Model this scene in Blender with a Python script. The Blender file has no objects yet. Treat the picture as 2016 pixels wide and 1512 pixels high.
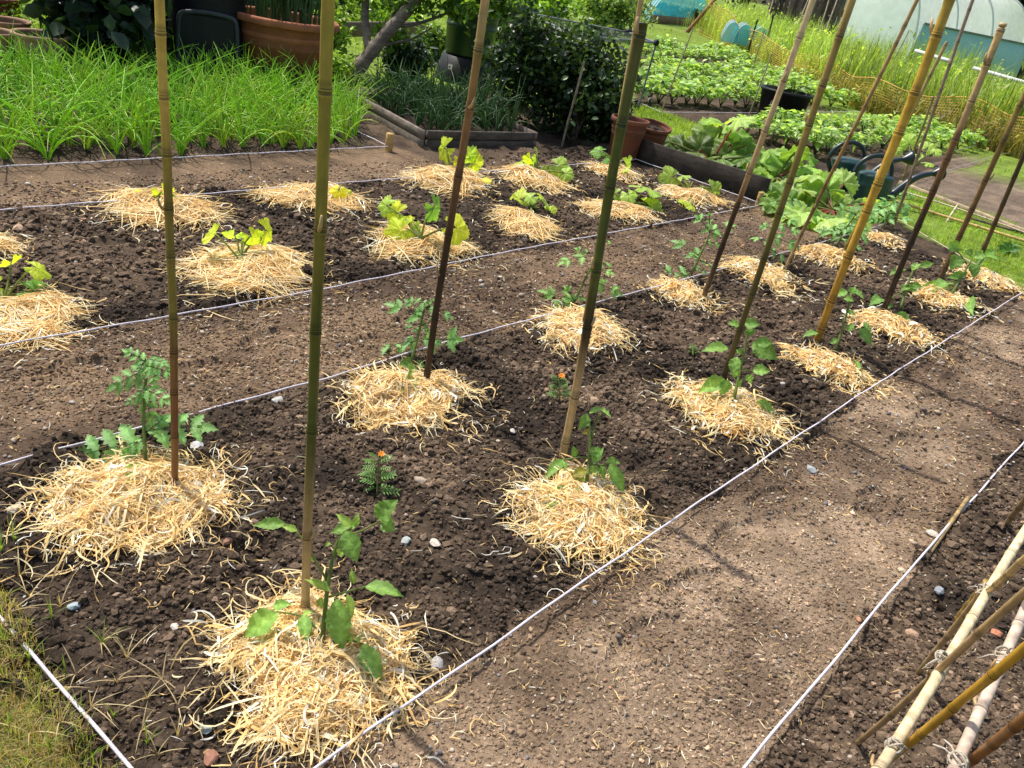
import bpy, math, random
import numpy as np
from mathutils import Matrix, Vector
rng = np.random.default_rng(7); random.seed(7)
PI = math.pi
SC = bpy.context.scene
COL = SC.collection
# ------------------------------------------------------------------ survey of the plot
H = 1.15; F_ = 1586.0; CX, CY = 1008.0, 756.0; S = H / 1.6
_N = np.array([-577., 2977., F_]); _V = np.array([1562., -542., F_])
_up = -_N / np.linalg.norm(_N); _Y = _V - _up * _V.dot(_up); _Y /= np.linalg.norm(_Y); _X = np.cross(_Y, _up)
RM = np.stack([_X, _Y, _up]); CAM = np.array([0, 0, H])
def ray(px, py): return RM @ np.array([px - CX, py - CY, F_])
def G(px, py, z=0.0):                      # point of the plot at height z
    d = ray(px, py); t = (z - H) / d[2]; return CAM + d * t
def D(px, py, depth): return CAM + ray(px, py) * depth / F_
def depth_of(p): return float((RM.T @ (np.asarray(p) - CAM))[2])
def K(p): return depth_of(p) / F_          # metres that one survey unit spans at p
def upright(px, py, tx, ty):               # top of the most upright pole from ground point through the sight line
    b = G(px, py); d = ray(tx, ty); d = d / np.linalg.norm(d[:2]); t = (b - CAM)[:2].dot(d[:2]); p = CAM + d * t
    return b, p
def nrm(v): v = np.asarray(v, float); return v / (np.linalg.norm(v) + 1e-9)
UP = np.array([0, 0, 1.0])
# ------------------------------------------------------------------ noise
def _h(ix, iy, seed):
    n = (ix.astype(np.int64) * 374761393 + iy.astype(np.int64) * 668265263 + seed * 1274126177) & 0x7fffffff
    n = ((n ^ (n >> 13)) * 1274126177) & 0x7fffffff
    return ((n ^ (n >> 16)) & 0xffff) / 65535.0
def vn(x, y, f, seed=0):
    x = np.asarray(x, float) * f; y = np.asarray(y, float) * f
    ix = np.floor(x); iy = np.floor(y); fx = x - ix; fy = y - iy
    fx = fx * fx * (3 - 2 * fx); fy = fy * fy * (3 - 2 * fy)
    a = _h(ix, iy, seed); b = _h(ix + 1, iy, seed); c = _h(ix, iy + 1, seed); d = _h(ix + 1, iy + 1, seed)
    return (a + (b - a) * fx) * (1 - fy) + (c + (d - c) * fx) * fy
def inpoly(x, y, poly):
    r = np.zeros(np.shape(x), bool); n = len(poly)
    for i in range(n):
        x0, y0 = poly[i][:2]; x1, y1 = poly[(i + 1) % n][:2]
        c = ((y0 > y) != (y1 > y)); xi = (x1 - x0) * (y - y0) / (y1 - y0 + 1e-12) + x0
        r ^= c & (x < xi)
    return r
def P_(*pts): return [tuple(G(a, b)[:2]) for a, b in pts]
PG_FAR = P_((1735, 405), (1772, 358), (2030, 455), (2100, 480), (2100, 620), (2016, 572), (1930, 520), (1760, 432))
PG_MID = P_((1246, 208), (1290, 212), (1370, 245), (1430, 272), (1330, 290), (1262, 268))
PG_FENCE = P_((1270, 50), (1360, 68), (1470, 118), (1640, 202), (1790, 250), (1900, 285), (2016, 325), (2200, 380), (2200, 420), (2016, 365), (1900, 315), (1780, 268), (1640, 228), (1560, 185), (1430, 108), (1340, 92), (1270, 80))
P_POT = P_((1244, 208), (1244, 300), (1500, 400), (1745, 440), (1780, 360), (1925, 290), (1990, 300), (1780, 268), (1640, 228), (1560, 185), (1430, 108), (1340, 92), (1270, 80))
P_GRAV = P_((1775, 358), (1925, 288), (2016, 325), (2200, 380), (2200, 520), (2030, 455))
def zones(x, y):
    """0 lawn 1 bed soil 2 trodden path 3 dry stony soil"""
    u = np.asarray(x) / S; v = np.asarray(y) / S
    jit = (vn(x, y, 9, 3) - .5) * .10
    z = np.zeros(u.shape, int)
    def put(m, k): z[m] = k
    put(inpoly(x, y, P_POT), 1)
    farl = 8.3 - .74 * (u + 2.38)
    uu = u + jit
    put((u > -5.45) & (uu < 3.5) & (v > .0) & (v < 7.1), 2)
    put((uu > -2.33) & (uu < -.93) & (v > 0) & (v < farl - .05), 1)
    put((uu > -.28) & (u < 3.5) & (v > -2) & (v < 7), 1)
    put((u > -.93) & (u < -.28) & (v >= 7) & (v < 7.3), 2)
    put((uu > -4.6) & (uu < -3.1) & (v > 0) & (v < 7.1), 1)
    put((uu < -5.4) & (u > -7.7) & (v > -.5) & (v < 7.8), 1)
    put((uu <= -4.75) & (u > -7.7) & (v > 4.6) & (v < 7.8), 1)
    put(inpoly(x, y, P_GRAV), 3); put(inpoly(x, y, PG_FAR), 0); put(inpoly(x, y, PG_MID), 0); put(inpoly(x, y, PG_FENCE), 0)
    put(v + jit * .7 < .33 + .03 * np.sin(u * 9), 0)
    return z
FEET = [(-.66 + .10 * (i % 2) + .22 * ((i * 37 % 11) / 11), .95 + i * .24, 1.45 + .5 * ((i * 53 % 7) / 7 - .5) + (3.14 if i % 3 == 0 else 0), .125) for i in range(12)] + [(-2.02 + .12 * (i % 2) + .14 * ((i * 29 % 9) / 9), .7 + i * .27, 1.6 + .4 * ((i * 31 % 7) / 7 - .5), .125) for i in range(9)]
def hgt(x, y, fine=True, z=None):
    x = np.asarray(x, float); y = np.asarray(y, float)
    if z is None: z = zones(x, y)
    lo = (vn(x, y, 2.2, 11) - .5) * .022 + (vn(x, y, 6, 12) - .5) * .014
    bed = (z == 1)
    a = np.where(bed, 1.0, np.where(z == 3, .6, .22))
    n = (vn(x, y, 14, 13) - .5) * .030 - np.clip(vn(x, y, 7, 17) - .68, 0, 1) * .09 + (vn(x, y, 37, 14) - .5) * .016
    if fine: n = n + (vn(x, y, 80, 15) - .5) * .007 + (vn(x, y, 150, 16) - .5) * .003
    ft = np.zeros(x.shape)
    for (fx, fy, fa, ln) in FEET:
        dx, dy = x - fx, y - fy; m = (np.abs(dx) < .2) & (np.abs(dy) < .2)
        if m.any():
            u_ = (dx[m] * math.cos(fa) + dy[m] * math.sin(fa)) / ln; v_ = (-dx[m] * math.sin(fa) + dy[m] * math.cos(fa)) / (ln * (.36 - .10 * np.clip(-u_, 0, 1))); q = np.sqrt(u_ * u_ + v_ * v_)
            ft[m] = np.minimum(ft[m], 0) - .011 * np.clip((1.0 - q) * 5, 0, 1) * (1 - .5 * (np.abs(u_ + .25) < .10)) + .006 * np.exp(-((q - 1.12) / .13) ** 2)
    return lo * np.where(bed, 1, .55) + n * a + np.where(bed, .006, ft)
def hz(p): return float(hgt(np.array([p[0]]), np.array([p[1]]), False)[0])
def on(p, dz=0.0): return np.array([p[0], p[1], hz(p) + dz])
# ------------------------------------------------------------------ mesh helpers
class Acc:
    def __init__(s): s.V = []; s.F = []; s.C = []; s.n = 0
    def add(s, V, F, c):
        V = np.asarray(V, float).reshape(-1, 3); c = np.asarray(c, float)
        if c.ndim == 1: c = np.tile(c, (len(V), 1))
        for f in (F if isinstance(F, list) else [F]):
            f = np.atleast_2d(np.asarray(f, int))
            if f.size: s.F.append(f + s.n)
        s.V.append(V); s.C.append(c); s.n += len(V); return s
    def build(s, name, m, parent=None, smooth=True, loc=None):
        V = np.concatenate(s.V); C = np.concatenate(s.C)
        if loc is not None: V = V - np.asarray(loc)
        me = bpy.data.meshes.new(name)
        tot = sum(f.size for f in s.F); npoly = sum(len(f) for f in s.F)
        me.vertices.add(len(V)); me.vertices.foreach_set('co', V.astype(np.float32).ravel())
        me.loops.add(tot); me.loops.foreach_set('vertex_index', np.concatenate([f.ravel() for f in s.F]).astype(np.int32))
        me.polygons.add(npoly)
        sz = np.concatenate([np.full(len(f), f.shape[1]) for f in s.F]); st = np.concatenate([[0], np.cumsum(sz)[:-1]])
        me.polygons.foreach_set('loop_start', st.astype(np.int32))
        try: me.polygons.foreach_set('loop_total', sz.astype(np.int32))
        except Exception: pass
        me.polygons.foreach_set('use_smooth', np.full(npoly, smooth, bool))
        at = me.color_attributes.new('Col', 'FLOAT_COLOR', 'POINT')
        at.data.foreach_set('color', np.concatenate([np.clip(C, 0, 1), np.ones((len(C), 1))], 1).astype(np.float32).ravel())
        me.update(calc_edges=True); me.validate()
        me.materials.append(m)
        o = bpy.data.objects.new(name, me); COL.objects.link(o)
        if loc is not None and parent is None: o.location = tuple(loc)
        if parent is not None: o.parent = parent
        return o
def tag(o, label=None, cat=None, group=None, kind=None):
    if label: o['label'] = label
    if cat: o['category'] = cat
    if group: o['group'] = group
    if kind: o['kind'] = kind
    return o
def thing(name, label, cat, loc, group=None, rz=0.0):
    o = bpy.data.objects.new(name, None); o.empty_display_size = .05; COL.objects.link(o)
    o.location = tuple(loc); o.rotation_euler.z = rz
    return tag(o, label, cat, group)
def dup(o, loc, rz=0, sc=1.0, label=None, group=None):
    c = o.copy(); COL.objects.link(c); c.location = tuple(loc); c.rotation_euler = (0, 0, rz); c.scale = (sc, sc, sc)
    if label: c['label'] = label
    if group: c['group'] = group
    for ch in list(o.children):
        d = ch.copy(); COL.objects.link(d); d.parent = c
    return c
def grid_faces(nu, nv, closed=False):
    i = np.arange(nu - 1)[:, None]; j = np.arange(nv if closed else nv - 1)[None, :]; j2 = (j + 1) % nv
    return np.stack([i * nv + j, i * nv + j2, (i + 1) * nv + j2, (i + 1) * nv + j], -1).reshape(-1, 4)
def frames(P):
    P = np.asarray(P, float); T = np.gradient(P, axis=0); T /= np.linalg.norm(T, axis=1, keepdims=True) + 1e-12
    ref = np.array([0, 0, 1.0]) if abs(T[0][2]) < .8 else np.array([1.0, 0, 0])
    A = np.cross(T, ref); A /= np.linalg.norm(A, axis=1, keepdims=True) + 1e-12
    return T, A, np.cross(T, A)
def tube(acc, P, r, c, n=8, cap=True):
    P = np.asarray(P, float); r = np.broadcast_to(np.asarray(r, float), (len(P),)); _, A, B = frames(P)
    a = np.arange(n) * 2 * PI / n
    V = P[:, None] + r[:, None, None] * (np.cos(a)[None, :, None] * A[:, None] + np.sin(a)[None, :, None] * B[:, None])
    c = np.asarray(c, float)
    C = np.repeat(c, n, 0) if c.ndim == 2 else c
    F = [grid_faces(len(P), n, True)]
    if cap: F += [np.arange(n)[None, ::-1], (np.arange(n) + (len(P) - 1) * n)[None]]
    return acc.add(V, F, C)
def lathe(acc, prof, c, n=32, M=None):
    prof = np.asarray(prof, float); a = np.arange(n) * 2 * PI / n
    V = np.stack([prof[:, None, 0] * np.cos(a), prof[:, None, 0] * np.sin(a), np.repeat(prof[:, 1:2], n, 1)], -1).reshape(-1, 3)
    if M is not None: V = V @ M[:3, :3].T + M[:3, 3]
    c = np.asarray(c, float)
    return acc.add(V, grid_faces(len(prof), n, True), np.repeat(c, n, 0) if c.ndim == 2 else c)
def board(acc, p0, p1, z0, z1, th, c, warp=0.004):
    """a plank standing on edge from p0 to p1, softened edges"""
    p0 = np.asarray(p0[:2], float); p1 = np.asarray(p1[:2], float); d = p1 - p0; L = np.linalg.norm(d); d /= L; q = np.array([-d[1], d[0]])
    e = min(.004, th * .2); n = 14
    prof = np.array([[-th / 2 + e, z0], [th / 2 - e, z0], [th / 2, z0 + e], [th / 2, z1 - e], [th / 2 - e, z1], [-th / 2 + e, z1], [-th / 2, z1 - e], [-th / 2, z0 + e]])
    V = []
    for i in range(n):
        t = i / (n - 1); w = warp * (vn(t * 3, p0[0] * 7, 1, 5) - .5) * 2; h = warp * (vn(t * 4, p0[1] * 7, 1, 6) - .5)
        V.append(np.stack([p0[0] + d[0] * L * t + q[0] * (prof[:, 0] + w), p0[1] + d[1] * L * t + q[1] * (prof[:, 0] + w), prof[:, 1] + h], -1))
    acc.add(np.concatenate(V), [grid_faces(n, 8, True), np.arange(8)[None, ::-1], (np.arange(8) + (n - 1) * 8)[None]], c)
def ribbons(acc, P, W, Sd, C):
    """P (N,k,3) centre lines, W (N,k) widths, Sd (N,k,3) side vectors, C (N,3)"""
    N, k, _ = P.shape
    V = np.stack([P - Sd * W[..., None] / 2, P + Sd * W[..., None] / 2], 2).reshape(-1, 3)
    base = (np.arange(N) * k * 2)[:, None]; i = np.arange(k - 1)[None, :] * 2
    F = np.stack([base + i, base + i + 1, base + i + 3, base + i + 2], -1).reshape(-1, 4)
    C = np.repeat(C, k * 2, 0) if C.ndim == 2 else np.repeat(C.reshape(-1, 3), 2, 0)
    acc.add(V, F, C)
def orient(V, origin, xd, nm):
    xd = nrm(xd); nm = np.asarray(nm, float); nm = nrm(nm - xd * nm.dot(xd)); yd = np.cross(nm, xd)
    return np.asarray(origin) + V[:, :1] * xd + V[:, 1:2] * yd + V[:, 2:3] * nm
def blade(acc, origin, tip, width, nm, c, n=9, droop=.18, fold=.25, serr=.10, c2=None, pw=.75, ripple=.06):
    origin = np.asarray(origin, float); tip = np.asarray(tip, float); L = np.linalg.norm(tip - origin); t = np.linspace(0, 1, n + 1)
    w = width / 2 * np.sin(PI * np.clip(t, .015, .985) ** pw) ** 1.05; w = w * (1 + serr * np.where(np.arange(n + 1) % 2, 1, -1))
    cc = np.array([-1, -.5, 0, .5, 1]); X = np.repeat(t[:, None] * L, 5, 1); Yv = w[:, None] * cc
    Z = fold * np.abs(cc)[None] * w[:, None] - droop * L * (t[:, None] ** 2) + droop * L * t[:, None] + ripple * w[:, None] * np.sin(t[:, None] * 19 + cc * 4)
    X = X - np.abs(Yv) * .15 * serr * 4
    V = orient(np.stack([X, Yv, Z], -1).reshape(-1, 3), origin, tip - origin, nm)
    c = np.asarray(c, float); vein = np.array([.88, 1.0, 1.3, 1.0, .88])[None, :, None]
    C = (c[None, None] * vein * (1 + .0 * t)[:, None, None]) * np.ones((n + 1, 1, 1)); C = C * (1 + .05 * (np.arange(n + 1) % 2 * 2 - 1)[:, None] * np.array([.3, 1, 0, -1, -.3]))[..., None]
    acc.add(V, grid_faces(n + 1, 5), C.reshape(-1, 3))
def lobed(acc, origin, xd, nm, R, c, seed=0, cup=.25, lob=.30, nl=5, ripple=.05):
    r_ = np.random.default_rng(seed); n = 56; th = np.linspace(-2.75, 2.75, n); rings = np.array([.04, .2, .34, .48, .62, .75, .87, .95, 1.0]); nr_ = len(rings)
    k = np.abs(np.cos(th * nl / 2 / 1.1)); rr = R * ((1 - lob) + lob * k ** .7) * (1 + .05 * np.sin(th * 23)) * (.95 + .1 * r_.random(n)) * (1 - .15 * (np.abs(th) / 2.75) ** 3)
    rho = rings[:, None] * rr[None]; X = rho * np.cos(th); Y = rho * np.sin(th)
    Z = cup * R * (rings[:, None] ** 2) * -1 + ripple * R * np.sin(th * 7 + seed) * rings[:, None] ** 2 + .08 * R * rings[:, None] * (k[None] < .35) + ripple * .8 * R * (vn(X / R * 5 + seed, Y / R * 5, 1, 9) - .5) + ripple * .6 * R * (vn(X / R * 11 + seed, Y / R * 11, 1, 10) - .5)
    V = orient(np.stack([X + R * .25, Y, Z], -1).reshape(-1, 3), origin, xd, nm)
    vein = 1 + .35 * (k[None] > .97) * (rings[:, None] < .95); C = np.asarray(c)[None, None] * vein[..., None] * (1 + .15 * (r_.random((nr_, n, 1)) - .5))
    acc.add(V, grid_faces(nr_, n), C.reshape(-1, 3))
# icosahedron
_p = (1 + 5 ** .5) / 2
ICO = np.array([[-1, _p, 0], [1, _p, 0], [-1, -_p, 0], [1, -_p, 0], [0, -1, _p], [0, 1, _p], [0, -1, -_p], [0, 1, -_p], [_p, 0, -1], [_p, 0, 1], [-_p, 0, -1], [-_p, 0, 1]]) / 1.9
ICOF = np.array([[0, 11, 5], [0, 5, 1], [0, 1, 7], [0, 7, 10], [0, 10, 11], [1, 5, 9], [5, 11, 4], [11, 10, 2], [10, 7, 6], [7, 1, 8], [3, 9, 4], [3, 4, 2], [3, 2, 6], [3, 6, 8], [3, 8, 9], [4, 9, 5], [2, 4, 11], [6, 2, 10], [8, 6, 7], [9, 8, 1]])
def rocks(acc, P, r, C, jitter=.42, flat=.75):
    N = len(P); V = ICO[None] * (1 + jitter * (rng.random((N, 12, 1)) * 2 - 1)) * (1 + .5 * (rng.random((N, 1, 3)) - .5)); V[..., 2] *= flat
    a = rng.random(N) * 2 * PI; ca, sa = np.cos(a)[:, None], np.sin(a)[:, None]
    V = np.stack([V[..., 0] * ca - V[..., 1] * sa, V[..., 0] * sa + V[..., 1] * ca, V[..., 2]], -1) * r[:, None, None] + P[:, None]
    F = (ICOF[None] + (np.arange(N) * 12)[:, None, None]).reshape(-1, 3)
    acc.add(V.reshape(-1, 3), F, np.repeat(C, 12, 0))
# ------------------------------------------------------------------ materials
def mat(name, rough=.6, bump=None, mottle=None, transl=0.0, tt=(1.5, 1.45, .6), alpha=None, spec=.5, streak=None, tint=(1, 1, 1), metal=0, coat=0):
    m = bpy.data.materials.new(name); m.use_nodes = True; nt = m.node_tree; N = nt.nodes; L = nt.links
    b = N['Principled BSDF']; out = N['Material Output']
    b.inputs['Roughness'].default_value = rough; b.inputs['Metallic'].default_value = metal
    b.inputs['Specular IOR Level'].default_value = spec
    a = N.new('ShaderNodeVertexColor'); a.layer_name = 'Col'; c = a.outputs['Color']
    tc = N.new('ShaderNodeTexCoord')
    def nz(scale, detail=6, vec=None, rg=.6):
        n = N.new('ShaderNodeTexNoise'); n.inputs['Scale'].default_value = scale; n.inputs['Detail'].default_value = detail; n.inputs['Roughness'].default_value = rg
        L.new(vec if vec else tc.outputs['Object'], n.inputs['Vector']); return n.outputs['Fac']
    def mul(col, fac, lo, hi):
        mr = N.new('ShaderNodeMapRange'); mr.inputs['From Min'].default_value = .3; mr.inputs['From Max'].default_value = .7
        mr.inputs['To Min'].default_value = lo; mr.inputs['To Max'].default_value = hi; L.new(fac, mr.inputs['Value'])
        x = N.new('ShaderNodeVectorMath'); x.operation = 'SCALE'; L.new(col, x.inputs[0]); L.new(mr.outputs[0], x.inputs['Scale']); return x.outputs[0]
    if mottle:
        for sc, lo, hi in mottle: c = mul(c, nz(sc), lo, hi)
    if streak:
        mp = N.new('ShaderNodeMapping'); mp.inputs['Scale'].default_value = streak[0]; L.new(tc.outputs['Object'], mp.inputs['Vector'])
        c = mul(c, nz(1.0, 5, mp.outputs[0]), streak[1], streak[2])
    L.new(c, b.inputs['Base Color'])
    nrmout = None
    if bump:
        bp = None
        for sc, st, dist in bump:
            q = N.new('ShaderNodeBump'); q.inputs['Strength'].default_value = st; q.inputs['Distance'].default_value = dist
            L.new(nz(sc, 8, rg=.65), q.inputs['Height'])
            if bp: L.new(bp, q.inputs['Normal'])
            bp = q.outputs[0]
        L.new(bp, b.inputs['Normal']); nrmout = bp
    sh = b.outputs[0]
    if transl:
        t = N.new('ShaderNodeBsdfTranslucent'); tv = N.new('ShaderNodeVectorMath'); tv.operation = 'MULTIPLY'; L.new(c, tv.inputs[0]); tv.inputs[1].default_value = tt
        L.new(tv.outputs[0], t.inputs['Color']); mx = N.new('ShaderNodeMixShader'); mx.inputs[0].default_value = transl
        L.new(sh, mx.inputs[1]); L.new(t.outputs[0], mx.inputs[2]); sh = mx.outputs[0]
    if alpha is not None:
        tr = N.new('ShaderNodeBsdfTransparent'); mx = N.new('ShaderNodeMixShader'); mx.inputs[0].default_value = alpha
        L.new(tr.outputs[0], mx.inputs[1]); L.new(sh, mx.inputs[2]); sh = mx.outputs[0]
    L.new(sh, out.inputs['Surface'])
    return m
M_soil = mat('soil', .95, bump=[(60, .5, .012), (260, .6, .006)], mottle=[(5, .75, 1.3), (90, .6, 1.45), (420, .7, 1.35)], spec=.15)
M_crumb = mat('crumbs', .95, bump=[(320, .6, .004)], mottle=[(240, .65, 1.35)], spec=.12)
M_stone = mat('stone', .75, bump=[(120, .4, .004)], mottle=[(60, .75, 1.2)], spec=.3)
M_straw = mat('straw', .55, tt=(1.05, 1.05, 1.0), mottle=[(25, .85, 1.15)], transl=.22, spec=.35)
M_leaf = mat('leaf', .45, mottle=[(45, .8, 1.2), (160, .85, 1.15)], transl=.45, spec=.4, bump=[(90, .35, .006)])
M_leafd = mat('dark_leaf', .42, mottle=[(30, .7, 1.25)], transl=.30, spec=.45)
M_onion = mat('onion_leaf', .4, mottle=[(40, .8, 1.2)], transl=.42, spec=.5)
M_bamboo = mat('bamboo', .40, streak=((60, 60, 4), .62, 1.28), mottle=[(7, .80, 1.18), (38, .82, 1.12)], bump=[(120, .2, .003)], spec=.4)
M_string = mat('twine', .8, bump=[(500, .8, .003)], mottle=[(300, .8, 1.1)])
M_wood = mat('weathered_wood', .8, streak=((14, 14, 40), .6, 1.35), mottle=[(10, .7, 1.25)], bump=[(80, .4, .004)], spec=.2)
M_terra = mat('terracotta', .75, mottle=[(9, .75, 1.2), (60, .88, 1.1)], bump=[(90, .25, .003)], spec=.25)
M_black = mat('black_plastic', .5, spec=.25, mottle=[(12, .8, 1.2)], bump=[(150, .08, .002)])
M_can = mat('green_plastic', .34, mottle=[(15, .85, 1.15)], bump=[(120, .05, .002)])
M_bark = mat('bark', .85, streak=((9, 9, 30), .55, 1.4), bump=[(60, .6, .008)], mottle=[(20, .75, 1.25)], spec=.2)
M_net = mat('fine_net', .6, alpha=.30)
M_blue = mat('blue_net', .6, tt=(1.05, 1.05, 1.0), transl=.5, alpha=.72, mottle=[(6, .8, 1.2)])
M_sheet = mat('polythene', .3, tt=(1.05, 1.05, 1.0), transl=.62, mottle=[(1.2, .9, 1.06), (6, .92, 1.06)], bump=[(5, .35, .03)])
M_metal = mat('grey_metal', .45, metal=.0)
M_mesh = mat('orange_mesh', .5, tt=(1.05, 1.05, 1.0), transl=.3)
M_flower = mat('petal', .5, transl=.3)
# ------------------------------------------------------------------ camera, light
cam = bpy.data.cameras.new('camera'); co = bpy.data.objects.new('camera', cam); COL.objects.link(co); SC.camera = co
r_, u_, b_ = RM @ np.array([1., 0, 0]), RM @ np.array([0, -1., 0]), RM @ np.array([0, 0, -1.])
Mx = Matrix.Identity(4)
for i in range(3): Mx[i][0], Mx[i][1], Mx[i][2], Mx[i][3] = r_[i], u_[i], b_[i], CAM[i]
co.matrix_world = Mx; cam.sensor_width = 36; cam.lens = F_ / 2016 * 36; cam.clip_start = .02; cam.clip_end = 2000
SC.render.resolution_x, SC.render.resolution_y = 1024, 768
SC.view_settings.view_transform = 'Standard'; SC.view_settings.look = 'None'; SC.view_settings.exposure = 0; SC.view_settings.gamma = 1
EL = math.radians(60); sd = np.array([-.998 * math.cos(EL), -.05 * math.cos(EL), math.sin(EL)])
su = bpy.data.lights.new('sun', 'SUN'); so = bpy.data.objects.new('sun', su); COL.objects.link(so); su.energy = 5.0; su.angle = math.radians(.9); su.color = (1, .95, .86)
so.rotation_euler = Vector(sd).to_track_quat('Z', 'Y').to_euler(); so.location = tuple(sd * 30)
W = bpy.data.worlds.new('World'); SC.world = W; W.use_nodes = True; nt = W.node_tree
bg = nt.nodes['Background']; sk = nt.nodes.new('ShaderNodeTexSky'); sk.sky_type = 'NISHITA'; sk.sun_disc = False; sk.dust_density = 3.0; sk.air_density = 1.3
sk.sun_elevation = EL; sk.sun_rotation = math.atan2(sd[0], sd[1]); nt.links.new(sk.outputs[0], bg.inputs['Color']); bg.inputs['Strength'].default_value = .15
# ------------------------------------------------------------------ ground
def axis(segs):
    out = [segs[0][0]]
    for a, b, st in segs: out += list(np.linspace(a, b, max(2, int(round((b - a) / st)) + 1))[1:])
    return np.array(out)
xs = axis([(-900, -60, 120), (-60, -12, 4), (-12, -5.6, .25), (-5.6, -3.4, .03), (-3.4, .55, .0085), (.55, 2.5, .06), (2.5, 20, 1.5), (20, 900, 120)])
ys = axis([(-900, -10, 120), (-10, -.1, 1), (-.1, .2, .05), (.2, 3.3, .0085), (3.3, 5.6, .022), (5.6, 9, .08), (9, 40, 1.2), (40, 900, 80)])
GX, GY = np.meshgrid(xs, ys, indexing='ij'); Z = zones(GX, GY); GZ = hgt(GX, GY, True, Z)
near = (np.abs(GX) < 14) & (GY < 20) & (GY > -3); GZ = np.where(near, GZ, 0)
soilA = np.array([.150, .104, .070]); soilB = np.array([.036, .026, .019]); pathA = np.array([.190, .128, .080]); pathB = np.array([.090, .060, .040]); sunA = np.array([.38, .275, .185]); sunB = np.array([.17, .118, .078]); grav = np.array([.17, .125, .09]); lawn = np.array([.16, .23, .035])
def soilcol(x, y, z):
    n = np.clip((vn(x, y, 3.1, 21) * .6 + vn(x, y, 11, 22) * .4 - .28) * 2.2, 0, 1)[..., None]
    moist = np.zeros(np.shape(x))
    for (mx_, my_, mr_) in WET: moist = np.maximum(moist, np.clip(1.75 - np.hypot(x - mx_, y - my_) / mr_, 0, 1))
    moist = (moist * (.5 + .5 * vn(x, y, 14, 23)))[..., None]
    b = soilA * n + soilB * 1.3 * (1 - n); b = b * (1 - moist) + soilB * moist
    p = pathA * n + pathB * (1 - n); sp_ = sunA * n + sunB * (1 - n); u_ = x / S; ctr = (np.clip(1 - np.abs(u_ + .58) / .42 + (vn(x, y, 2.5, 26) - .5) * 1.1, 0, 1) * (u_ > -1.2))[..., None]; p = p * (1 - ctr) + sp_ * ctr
    lw = np.where((y < .5)[..., None], np.array([.17, .15, .055]), lawn) * (.6 + .7 * vn(x, y, 5, 24) * (.5 + vn(x, y, 30, 25)))[..., None]
    k = np.asarray(z)[..., None]
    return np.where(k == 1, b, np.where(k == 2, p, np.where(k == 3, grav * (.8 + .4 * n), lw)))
MOUNDS = dict(  # name: (x0, x1, y0, y1) of the heap
 A=(95, 485, 885, 1095), B=(405, 840, 1160, 1465), C=(675, 945, 705, 860), Dm=(990, 1285, 895, 1125), D2=(1035, 1245, 605, 700), E=(1275, 1412, 540, 616),
 Fm=(1302, 1548, 748, 885), Gm=(1532, 1712, 660, 775), Hm=(1668, 1830, 597, 697), I=(1782, 1920, 552, 628), O=(1872, 2003, 517, 585), J=(1417, 1578, 507, 580), L=(1568, 1693, 477, 545), M=(1690, 1770, 446, 492),
 Q1=(-70, 155, 565, 690), Q2=(360, 618, 485, 588), Q3=(730, 930, 445, 520), Q4=(962, 1112, 407, 475), Q5=(1142, 1283, 387, 445), Q6=(1292, 1423, 363, 420),
 R0=(-80, 35, 445, 520), R1=(205, 435, 375, 460), R2=(522, 715, 360, 425), R3=(792, 965, 328, 395), R4=(972, 1122, 328, 378), R5=(1147, 1258, 318, 358))
WET = []; MC = {}
for k_, (x0, x1, y0, y1) in MOUNDS.items():
    c_ = G((x0 + x1) / 2, y0 * .49 + y1 * .51); r0 = (x1 - x0) / 2 * K(c_) * (.87 if k_ in 'AB' else .90 if k_ in ('C', 'Dm') else .93); MC[k_] = (c_, r0); WET.append((c_[0] + .03, c_[1] - .01, r0))
gc = soilcol(GX, GY, Z) * np.where(Z == 1, .72, 1)[..., None]  # bed sheet darkened, painting shade into the gaps between crumbs
allF = grid_faces(len(xs), len(ys)); zf = Z.ravel()[allF[:, 0]]
Vall = np.stack([GX, GY, GZ], -1).reshape(-1, 3); Call = gc.reshape(-1, 3)
def sub(name, m_, sel, extra=None):
    f = allF[sel]; u, inv = np.unique(f, return_inverse=True); a = Acc().add(Vall[u], inv.reshape(-1, 4)[:, ::1], Call[u])
    if extra: 
        for q in extra: a.add(*q)
    o = a.build(name, m_); tag(o, kind='structure'); return o
# crumbs of tilled soil, part of the soil itself
def scatter(n, x0, x1, y0, y1, keep):
    x = rng.uniform(x0, x1, n); y = rng.uniform(y0, y1, n); d = np.hypot(x, y); k = rng.random(n) < np.clip((1.6 / np.maximum(d, .6)) ** 1.6, 0, 1); x, y = x[k], y[k]
    z = zones(x, y); k = keep(z, x, y); return x[k], y[k], z[k]
cr = Acc()
for n, rmin, rmax in ((300000, .0018, .0042), (130000, .004, .0075), (16000, .007, .0115)):
    x, y, z = scatter(n, -3.6, .5, .2, 5.2, lambda z, x, y: ((z == 1) & (rng.random(len(x)) < .35 + .9 * vn(x, y, 6, 31))) | ((z == 2) & (rng.random(len(x)) < (1.3 if rmax < .005 else .8 if rmax < .01 else .22) * (.2 + 1.2 * vn(x, y, 4, 33)))) | ((z == 3) & (rng.random(len(x)) < .4)))
    d = np.hypot(x, y); r = rng.uniform(rmin, rmax, len(x)) * np.clip(d / 1.8, 1, 1.5); r = np.where(z == 1, r, r * .7)
    h = hgt(x, y, True, z); c = soilcol(x, y, z) * rng.uniform(.65, 1.75, (len(x), 1)) * np.where(rng.random((len(x), 1)) < .06, 2.0, 1)
    rocks(cr, np.stack([x, y, h + r * .25], -1), r, c)
soil = sub('soil', M_soil, (zf == 1) | (zf == 3)); path = sub('path', M_soil, zf == 2); lawn_o = sub('ground', M_soil, zf == 0)
tag(cr.build('soil_crumbs', M_crumb, smooth=False), 'dark crumbly lumps of tilled soil over the beds', 'soil', kind='stuff')
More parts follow.
